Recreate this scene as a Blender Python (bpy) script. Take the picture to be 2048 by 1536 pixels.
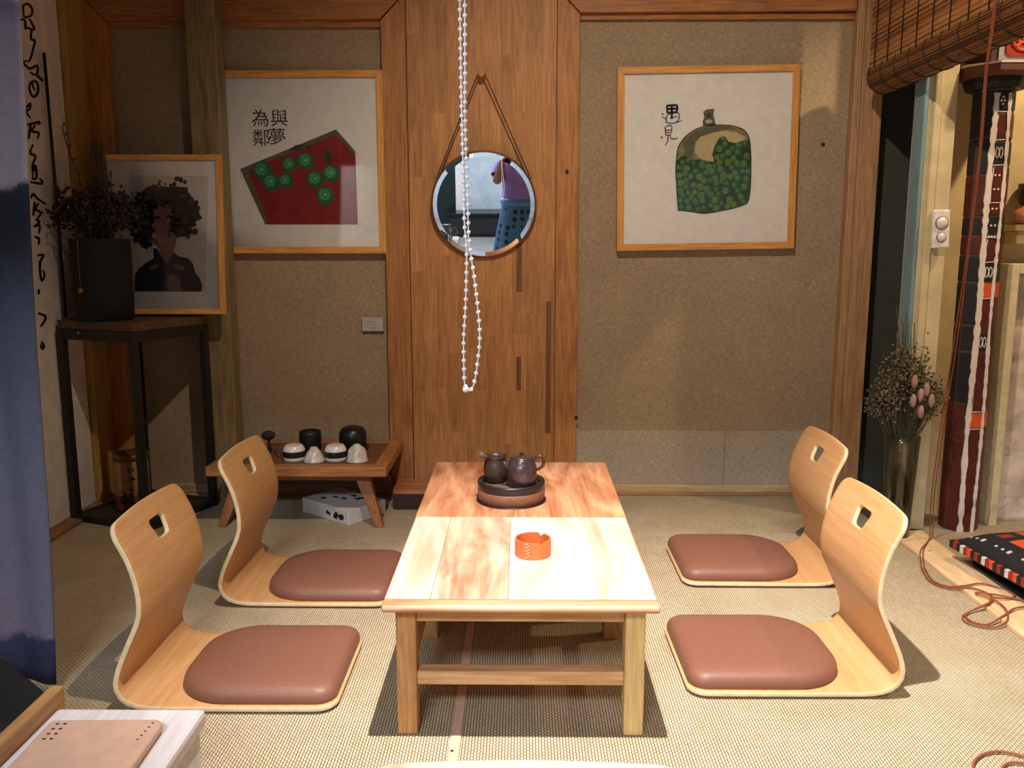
import bpy, bmesh, math, random
from mathutils import Vector, Matrix
from mathutils.geometry import delaunay_2d_cdt

for _o in list(bpy.data.objects):
    bpy.data.objects.remove(_o, do_unlink=True)
SC = bpy.context.scene
C = SC.collection
PI = math.pi
R = math.radians
random.seed(7)

# ------------------------------------------------------------------ camera
cam_d = bpy.data.cameras.new('camera')
cam_d.sensor_width = 36.0
cam_d.lens = 36.0 * 1720.0 / 2048.0
cam_d.clip_start = 0.02
cam = bpy.data.objects.new('camera', cam_d)
C.objects.link(cam)
cam.location = (0, 0, 1.1)
cam.rotation_euler = (R(90 - 9.18), 0, R(0.6))
SC.camera = cam

# ------------------------------------------------------------------ world, lights, exposure
w = bpy.data.worlds.new('world')
SC.world = w
w.use_nodes = True
w.node_tree.nodes['Background'].inputs[0].default_value = (0.55, 0.62, 0.75, 1)
w.node_tree.nodes['Background'].inputs[1].default_value = 0.05
vs = SC.view_settings
vs.view_transform = 'Standard'
vs.look = 'None'
vs.gamma = 1.0
vs.use_curve_mapping = False
vs.exposure = 0.0


def spot(name, loc, target, energy, color, angle, blend, radius):
    d = bpy.data.lights.new(name, 'SPOT')
    d.energy = energy
    d.color = color
    d.spot_size = R(angle)
    d.spot_blend = blend
    d.shadow_soft_size = radius
    o = bpy.data.objects.new(name, d)
    C.objects.link(o)
    o.location = loc
    o.rotation_euler = (Vector(target) - Vector(loc)).to_track_quat('-Z', 'Y').to_euler()
    return o


def area(name, loc, target, energy, color, sx, sy):
    d = bpy.data.lights.new(name, 'AREA')
    d.shape = 'RECTANGLE'
    d.size, d.size_y = sx, sy
    d.energy = energy
    d.color = color
    o = bpy.data.objects.new(name, d)
    C.objects.link(o)
    o.location = loc
    o.rotation_euler = (Vector(target) - Vector(loc)).to_track_quat('-Z', 'Y').to_euler()
    return o


# ceiling spotlight above the near end of the low table (hot core and its wide spill)
spot('table_spot_light', (0.05, 1.43, 2.90), (0.40, 1.86, 0.0), 680, (1.0, 0.89, 0.85), 62, 0.95, 0.022)
spot('table_spot_spill', (0.05, 1.43, 2.90), (0.62, 2.9, 0.35), 165, (1.0, 0.80, 0.58), 112, 0.85, 0.022)
# cool ceiling panel of the shop behind the camera
area('shop_ceiling_panel', (-0.75, -1.9, 2.93), (-0.75, -1.6, 0.0), 185, (0.84, 0.90, 1.0), 1.2, 0.6)
# warm picture lamp in the side room
spot('side_room_lamp', (2.25, 2.75, 2.55), (1.75, 3.35, 0.9), 90, (1.0, 0.74, 0.42), 95, 0.5, 0.03)

# ------------------------------------------------------------------ materials


def s2l(c):
    return tuple(((v / 255) / 12.92 if v / 255 <= 0.04045 else ((v / 255 + 0.055) / 1.055) ** 2.4) for v in c) + (1,)


MATS = {}


def new_mat(name):
    m = bpy.data.materials.new(name)
    m.use_nodes = True
    nt = m.node_tree
    return m, nt, nt.nodes['Principled BSDF'], nt.nodes, nt.links


def coords(nt, scale=(1, 1, 1), rot=(0, 0, 0), kind='Object'):
    tc = nt.nodes.new('ShaderNodeTexCoord')
    mp = nt.nodes.new('ShaderNodeMapping')
    mp.inputs['Scale'].default_value = scale
    mp.inputs['Rotation'].default_value = rot
    nt.links.new(tc.outputs[kind], mp.inputs['Vector'])
    return mp.outputs[0]


def ramp(nt, fac, stops):
    r = nt.nodes.new('ShaderNodeValToRGB')
    while len(r.color_ramp.elements) < len(stops):
        r.color_ramp.elements.new(0.5)
    for e, (p, c) in zip(r.color_ramp.elements, stops):
        e.position = p
        e.color = c
    nt.links.new(fac, r.inputs[0])
    return r.outputs[0]


def bump(nt, height, bsdf, strength=0.2, dist=0.002):
    b = nt.nodes.new('ShaderNodeBump')
    b.inputs['Strength'].default_value = strength
    b.inputs['Distance'].default_value = dist
    nt.links.new(height, b.inputs['Height'])
    nt.links.new(b.outputs[0], bsdf.inputs['Normal'])


def noise(nt, vec, scale, detail=3, rough=0.5, dist=0):
    n = nt.nodes.new('ShaderNodeTexNoise')
    n.inputs['Scale'].default_value = scale
    n.inputs['Detail'].default_value = detail
    n.inputs['Roughness'].default_value = rough
    n.inputs['Distortion'].default_value = dist
    nt.links.new(vec, n.inputs['Vector'])
    return n.outputs['Fac']


def mixc(nt, fac, a, b, mode='MIX'):
    m = nt.nodes.new('ShaderNodeMix')
    m.data_type = 'RGBA'
    m.blend_type = mode
    for inp, v in ((m.inputs[0], fac), (m.inputs[6], a), (m.inputs[7], b)):
        if hasattr(v, 'is_linked'):
            nt.links.new(v, inp)
        else:
            inp.default_value = v
    return m.outputs[2]


def plain(name, col, rough=0.6, metal=0.0, var=0.12, scale=40, bmp=0.05, spec=0.5, coat=0):
    """A plain surface with slight mottling."""
    if name in MATS:
        return MATS[name]
    m, nt, b, N, L = new_mat(name)
    c = s2l(col)
    v = coords(nt)
    n = noise(nt, v, scale, 4)
    lo = tuple(x * (1 - var) for x in c[:3]) + (1,)
    hi = tuple(min(1, x * (1 + var)) for x in c[:3]) + (1,)
    L.new(ramp(nt, n, [(0.3, lo), (0.7, hi)]), b.inputs['Base Color'])
    b.inputs['Roughness'].default_value = rough
    b.inputs['Metallic'].default_value = metal
    b.inputs['Specular IOR Level'].default_value = spec
    b.inputs['Coat Weight'].default_value = coat
    if bmp:
        bump(nt, n, b, bmp)
    MATS[name] = m
    return m


def wood(name, dark, light, axis='Z', scale=1.0, rough=0.55, rand=0.25, figure=0.35, fine=1.0, coat=0.0):
    """Grain stretched along axis; each object shifts its own tone and figure."""
    if name in MATS:
        return MATS[name]
    m, nt, b, N, L = new_mat(name)
    st = {'X': (0.06, 1, 1), 'Y': (1, 0.06, 1), 'Z': (1, 1, 0.06)}[axis]
    tc = N.new('ShaderNodeTexCoord')
    oi = N.new('ShaderNodeObjectInfo')
    vm = N.new('ShaderNodeVectorMath')
    vm.operation = 'ADD'
    sc = N.new('ShaderNodeVectorMath')
    sc.operation = 'SCALE'
    sc.inputs[0].default_value = (7.3, 5.1, 9.7)
    L.new(oi.outputs['Random'], sc.inputs['Scale'])
    L.new(tc.outputs['Object'], vm.inputs[0])
    L.new(sc.outputs[0], vm.inputs[1])
    mp = N.new('ShaderNodeMapping')
    mp.inputs['Scale'].default_value = st
    L.new(vm.outputs[0], mp.inputs['Vector'])
    g = noise(nt, mp.outputs[0], 130 * scale * fine, 5, 0.6, 0.3)
    mp2 = N.new('ShaderNodeMapping')
    mp2.inputs['Scale'].default_value = tuple(0.18 if s < 1 else 1 for s in st)
    L.new(vm.outputs[0], mp2.inputs['Vector'])
    f = noise(nt, mp2.outputs[0], 11 * scale, 3, 0.55, 2.2)
    mx = N.new('ShaderNodeMix')
    mx.inputs[0].default_value = figure
    L.new(g, mx.inputs[2])
    L.new(f, mx.inputs[3])
    d, l = s2l(dark), s2l(light)
    mid = tuple((a + c) / 2 for a, c in zip(d, l))
    col = ramp(nt, mx.outputs[0], [(0.32, d), (0.5, mid), (0.66, l)])
    ma = N.new('ShaderNodeMapRange')
    ma.inputs['To Min'].default_value = 1 - rand
    ma.inputs['To Max'].default_value = 1 + rand * 0.6
    L.new(oi.outputs['Random'], ma.inputs[0])
    hs = N.new('ShaderNodeHueSaturation')
    L.new(ma.outputs[0], hs.inputs['Value'])
    L.new(col, hs.inputs['Color'])
    L.new(hs.outputs[0], b.inputs['Base Color'])
    b.inputs['Roughness'].default_value = rough
    b.inputs['Coat Weight'].default_value = coat
    b.inputs['Coat Roughness'].default_value = 0.25
    bump(nt, g, b, 0.12, 0.001)
    MATS[name] = m
    return m


def glass_mat(name, tint=(1, 1, 1), amt=0.012):
    """Thin clear pane: mostly transparent with a fresnel reflection."""
    if name in MATS:
        return MATS[name]
    m, nt, b, N, L = new_mat(name)
    N.remove(b)
    tr = N.new('ShaderNodeBsdfTransparent')
    tr.inputs[0].default_value = (*tint, 1)
    gl = N.new('ShaderNodeBsdfGlossy')
    gl.inputs['Roughness'].default_value = 0.04
    fr = N.new('ShaderNodeFresnel')
    fr.inputs[0].default_value = 1.45
    mul = N.new('ShaderNodeMath')
    mul.operation = 'MULTIPLY_ADD'
    mul.inputs[1].default_value = 0.8
    mul.inputs[2].default_value = amt
    L.new(fr.outputs[0], mul.inputs[0])
    mx = N.new('ShaderNodeMixShader')
    L.new(mul.outputs[0], mx.inputs[0])
    L.new(tr.outputs[0], mx.inputs[1])
    L.new(gl.outputs[0], mx.inputs[2])
    L.new(mx.outputs[0], N['Material Output'].inputs[0])
    MATS[name] = m
    return m


def tatami_mat():
    m, nt, b, N, L = new_mat('tatami_weave')
    v = coords(nt, rot=(0, 0, PI / 2))
    br = N.new('ShaderNodeTexBrick')
    br.offset = 0.5
    br.inputs['Color1'].default_value = s2l((208, 197, 174))
    br.inputs['Color2'].default_value = s2l((194, 180, 152))
    br.inputs['Mortar'].default_value = s2l((104, 80, 46))
    br.inputs['Scale'].default_value = 1.0
    br.inputs['Mortar Size'].default_value = 0.0011
    br.inputs['Mortar Smooth'].default_value = 0.35
    br.inputs['Brick Width'].default_value = 0.0125
    br.inputs['Row Height'].default_value = 0.0068
    L.new(v, br.inputs['Vector'])
    n = noise(nt, coords(nt), 6, 3)
    tint = ramp(nt, n, [(0.3, (0.86, 0.84, 0.78, 1)), (0.7, (1, 1, 1, 1))])
    L.new(mixc(nt, 1.0, br.outputs['Color'], tint, 'MULTIPLY'), b.inputs['Base Color'])
    b.inputs['Roughness'].default_value = 0.75
    b.inputs['Specular IOR Level'].default_value = 0.25
    inv = N.new('ShaderNodeMath')
    inv.operation = 'SUBTRACT'
    inv.inputs[0].default_value = 1
    L.new(br.outputs['Fac'], inv.inputs[1])
    bump(nt, inv.outputs[0], b, 0.6, 0.0015)
    return m


def fabric_wall(name, col, sc=1.0):
    if name in MATS:
        return MATS[name]
    m, nt, b, N, L = new_mat(name)
    v = coords(nt)
    c = s2l(col)
    a = noise(nt, coords(nt, (1, 1, 0.12)), 420 * sc, 2)
    a2 = noise(nt, coords(nt, (0.12, 1, 1)), 420 * sc, 2)
    big = noise(nt, v, 5, 3)
    ad = N.new('ShaderNodeMath')
    ad.operation = 'MULTIPLY'
    L.new(a, ad.inputs[0])
    L.new(a2, ad.inputs[1])
    col1 = ramp(nt, ad.outputs[0], [(0.12, tuple(x * 0.7 for x in c[:3]) + (1,)), (0.4, tuple(min(1, x * 1.25) for x in c[:3]) + (1,))])
    tint = ramp(nt, big, [(0.3, (0.9, 0.9, 0.92, 1)), (0.7, (1, 1, 1, 1))])
    L.new(mixc(nt, 1.0, col1, tint, 'MULTIPLY'), b.inputs['Base Color'])
    b.inputs['Roughness'].default_value = 0.9
    b.inputs['Specular IOR Level'].default_value = 0.15
    bump(nt, ad.outputs[0], b, 0.35, 0.0015)
    MATS[name] = m
    return m


def inkwash_mat():
    """Lavender cloth dyed with dark wavy mountain bands."""
    m, nt, b, N, L = new_mat('inkwash_cloth')
    tc = N.new('ShaderNodeTexCoord')
    sp = N.new('ShaderNodeSeparateXYZ')
    L.new(tc.outputs['Object'], sp.inputs[0])
    n = noise(nt, coords(nt, (1, 1, 1)), 9, 4, 0.6)
    n2 = noise(nt, tc.outputs['Object'], 60, 3, 0.7)
    mad = N.new('ShaderNodeMath')
    mad.operation = 'MULTIPLY_ADD'
    mad.inputs[1].default_value = 0.10
    L.new(n, mad.inputs[0])
    L.new(sp.outputs['Z'], mad.inputs[2])
    mr = N.new('ShaderNodeMapRange')
    mr.inputs['From Min'].default_value = 0.05
    mr.inputs['From Max'].default_value = 1.75
    L.new(mad.outputs[0], mr.inputs[0])
    stops = [(0.0, (34, 38, 54)), (0.075, (54, 58, 84)), (0.085, (112, 106, 124)), (0.30, (98, 99, 116)), (0.50, (72, 76, 94)),
             (0.69, (44, 50, 66)), (0.722, (50, 56, 74)), (0.728, (172, 168, 190)), (0.93, (160, 154, 180)), (0.955, (128, 126, 160)), (0.965, (196, 192, 208))]
    c = ramp(nt, mr.outputs[0], [(p, s2l(k)) for p, k in stops])
    tint = ramp(nt, n2, [(0.25, (0.8, 0.8, 0.86, 1)), (0.75, (1, 1, 1, 1))])
    L.new(mixc(nt, 1.0, c, tint, 'MULTIPLY'), b.inputs['Base Color'])
    b.inputs['Roughness'].default_value = 0.9
    b.inputs['Specular IOR Level'].default_value = 0.1
    return m


# ------------------------------------------------------------------ mesh helpers
class MB:
    def __init__(s):
        s.v, s.f, s.m, s.sm = [], [], [], []

    def add(s, verts, faces, mi=0, smooth=False):
        o = len(s.v)
        s.v += [tuple(v) for v in verts]
        for f in faces:
            s.f.append(tuple(i + o for i in f))
            s.m.append(mi)
            s.sm.append(smooth)
        return s

    def box(s, x0, x1, y0, y1, z0, z1, mi=0):
        v = [(x0, y0, z0), (x1, y0, z0), (x1, y1, z0), (x0, y1, z0), (x0, y0, z1), (x1, y0, z1), (x1, y1, z1), (x0, y1, z1)]
        return s.add(v, [(3, 2, 1, 0), (4, 5, 6, 7), (0, 1, 5, 4), (1, 2, 6, 5), (2, 3, 7, 6), (3, 0, 4, 7)], mi)

    def bar(s, a, b, w, h, mi=0, up=(0, 0, 1)):
        """Square bar from a to b."""
        a, b = Vector(a), Vector(b)
        d = (b - a).normalized()
        u = Vector(up)
        if abs(d.dot(u)) > 0.97:
            u = Vector((0, 1, 0))
        x = d.cross(u).normalized() * w / 2
        y = x.cross(d).normalized() * h / 2
        v = [p + sx * x + sy * y for p in (a, b) for sx, sy in ((-1, -1), (1, -1), (1, 1), (-1, 1))]
        return s.add(v, [(3, 2, 1, 0), (4, 5, 6, 7), (0, 1, 5, 4), (1, 2, 6, 5), (2, 3, 7, 6), (3, 0, 4, 7)], mi)

    def lathe(s, prof, n=32, c=(0, 0, 0), mi=0, cap0=True, cap1=True, sx=1, sy=1, smooth=True):
        v, f = [], []
        for r, z in prof:
            for i in range(n):
                a = 2 * PI * i / n
                v.append((c[0] + r * math.cos(a) * sx, c[1] + r * math.sin(a) * sy, c[2] + z))
        for k in range(len(prof) - 1):
            for i in range(n):
                j = (i + 1) % n
                f.append((k * n + i, k * n + j, (k + 1) * n + j, (k + 1) * n + i))
        s.add(v, f, mi, smooth)
        if cap0:
            s.add(v[:n], [tuple(range(n - 1, -1, -1))], mi)
        if cap1:
            s.add(v[-n:], [tuple(range(n))], mi)
        return s

    def tube(s, path, r, n=8, mi=0, caps=True, closed=False):
        P = [Vector(p) for p in path]
        m = len(P)
        v, f = [], []
        prev = None
        for k in range(m):
            if closed:
                d = (P[(k + 1) % m] - P[k - 1]).normalized()
            else:
                d = (P[min(k + 1, m - 1)] - P[max(k - 1, 0)]).normalized()
            if prev is None:
                u = Vector((0, 0, 1)) if abs(d.z) < 0.9 else Vector((1, 0, 0))
                x = d.cross(u).normalized()
            else:
                x = (prev - d * prev.dot(d)).normalized()
            prev = x
            y = d.cross(x)
            rr = r[k] if isinstance(r, (list, tuple)) else r
            for i in range(n):
                a = 2 * PI * i / n
                v.append(P[k] + (x * math.cos(a) + y * math.sin(a)) * rr)
        for k in range(m if closed else m - 1):
            k2 = (k + 1) % m
            for i in range(n):
                j = (i + 1) % n
                f.append((k * n + i, k * n + j, k2 * n + j, k2 * n + i))
        s.add(v, f, mi, True)
        if caps and not closed:
            s.add(v[:n], [tuple(range(n - 1, -1, -1))], mi)
            s.add(v[-n:], [tuple(range(n))], mi)
        return s

    def prism(s, poly, fn, d0, d1, mi=0):
        """poly in 2D; fn(a, b, d) -> 3D point; extruded from depth d0 to d1."""
        n = len(poly)
        v = [fn(a, b, d0) for a, b in poly] + [fn(a, b, d1) for a, b in poly]
        f = [tuple(range(n)), tuple(range(2 * n - 1, n - 1, -1))]
        f += [(i, i + n, (i + 1) % n + n, (i + 1) % n) for i in range(n)]
        return s.add(v, f, mi)

    def ball(s, c, r, n=10, m=6, mi=0, sc=(1, 1, 1)):
        pr = [(max(1e-5, math.sin(PI * k / m)), -math.cos(PI * k / m)) for k in range(m + 1)]
        v, f = [], []
        for q, z in pr:
            for i in range(n):
                a = 2 * PI * i / n
                v.append((c[0] + r * q * math.cos(a) * sc[0], c[1] + r * q * math.sin(a) * sc[1], c[2] + r * z * sc[2]))
        for k in range(m):
            for i in range(n):
                j = (i + 1) % n
                f.append((k * n + i, k * n + j, (k + 1) * n + j, (k + 1) * n + i))
        return s.add(v, f, mi, True)

    def mesh(s, name):
        me = bpy.data.meshes.new(name)
        me.from_pydata([tuple(v) for v in s.v], [], s.f)
        me.polygons.foreach_set('material_index', s.m)
        me.polygons.foreach_set('use_smooth', s.sm)
        bm = bmesh.new()
        bm.from_mesh(me)
        bmesh.ops.remove_doubles(bm, verts=bm.verts, dist=1e-6)
        bmesh.ops.recalc_face_normals(bm, faces=bm.faces)
        bm.to_mesh(me)
        bm.free()
        me.update()
        return me


def obj(name, mb, mats, parent=None, loc=(0, 0, 0), rot=(0, 0, 0), bevel=0, seg=2, solid=None):
    me = mb if isinstance(mb, bpy.types.Mesh) else mb.mesh(name)
    if not me.materials:
        for m in (mats if isinstance(mats, (list, tuple)) else [mats]):
            me.materials.append(m)
    o = bpy.data.objects.new(name, me)
    C.objects.link(o)
    o.location = loc
    o.rotation_euler = rot
    if parent:
        o.parent = parent
    if bevel:
        b = o.modifiers.new('bevel', 'BEVEL')
        b.width = bevel
        b.segments = seg
        b.limit_method = 'ANGLE'
        b.angle_limit = R(40)
    return o


def tag(o, label, cat, group=None, kind=None):
    o['label'] = label
    o['category'] = cat
    if group:
        o['group'] = group
    if kind:
        o['kind'] = kind
    return o


def thing(name, label, cat, loc=(0, 0, 0), rot=(0, 0, 0), group=None):
    o = bpy.data.objects.new(name, None)
    o.empty_display_size = 0.05
    C.objects.link(o)
    o.location = loc
    o.rotation_euler = rot if isinstance(rot, tuple) else (0, 0, rot)
    return tag(o, label, cat, group)


def struct(name, mb, mats, label, cat, bevel=0, loc=(0, 0, 0)):
    return tag(obj(name, mb, mats, bevel=bevel, loc=loc), label, cat, kind='structure')


def dup(root, loc, rotz, label):
    r = root.copy()
    C.objects.link(r)
    r.location = loc
    r.rotation_euler = (0, 0, rotz)
    r['label'] = label
    for ch in list(root.children):
        c = ch.copy()
        C.objects.link(c)
        c.parent = r
        for g in ch.children:
            d = g.copy()
            C.objects.link(d)
            d.parent = c
    return r


def xz(y):
    return lambda a, b, d: (a, y + d, b)


def xy(a, b, d):
    return (a, b, d)


def rounded(x0, x1, y0, y1, rs, n=6):
    """Rounded rectangle, rs = radius at (x0y0, x1y0, x1y1, x0y1)."""
    pts = []
    for (cx, cy, a0), r in zip(((x0, y0, PI), (x1, y0, 1.5 * PI), (x1, y1, 0), (x0, y1, 0.5 * PI)), rs):
        sx = 1 if cx == x0 else -1
        sy = 1 if cy == y0 else -1
        for k in range(n + 1):
            a = a0 + 0.5 * PI * k / n
            pts.append((cx + sx * r + r * math.cos(a), cy + sy * r + r * math.sin(a)))
    return pts


def catmull(pts, per=6, closed=False):
    P = [Vector(p) for p in pts]
    n = len(P)
    out = []
    rng = n if closed else n - 1
    for i in range(rng):
        g = (lambda k: P[k % n]) if closed else (lambda k: P[min(max(k, 0), n - 1)])
        a, b, c, d = g(i - 1), g(i), g(i + 1), g(i + 2)
        for k in range(per):
            t = k / per
            out.append(0.5 * ((2 * b) + (c - a) * t + (2 * a - 5 * b + 4 * c - d) * t * t + (3 * b - a - 3 * c + d) * t ** 3))
    if not closed:
        out.append(P[-1])
    return out


def inside(p, poly):
    x, y = p
    c = False
    for i in range(len(poly)):
        x0, y0 = poly[i]
        x1, y1 = poly[i - 1]
        if (y0 > y) != (y1 > y) and x < (x1 - x0) * (y - y0) / (y1 - y0) + x0:
            c = not c
    return c

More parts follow.
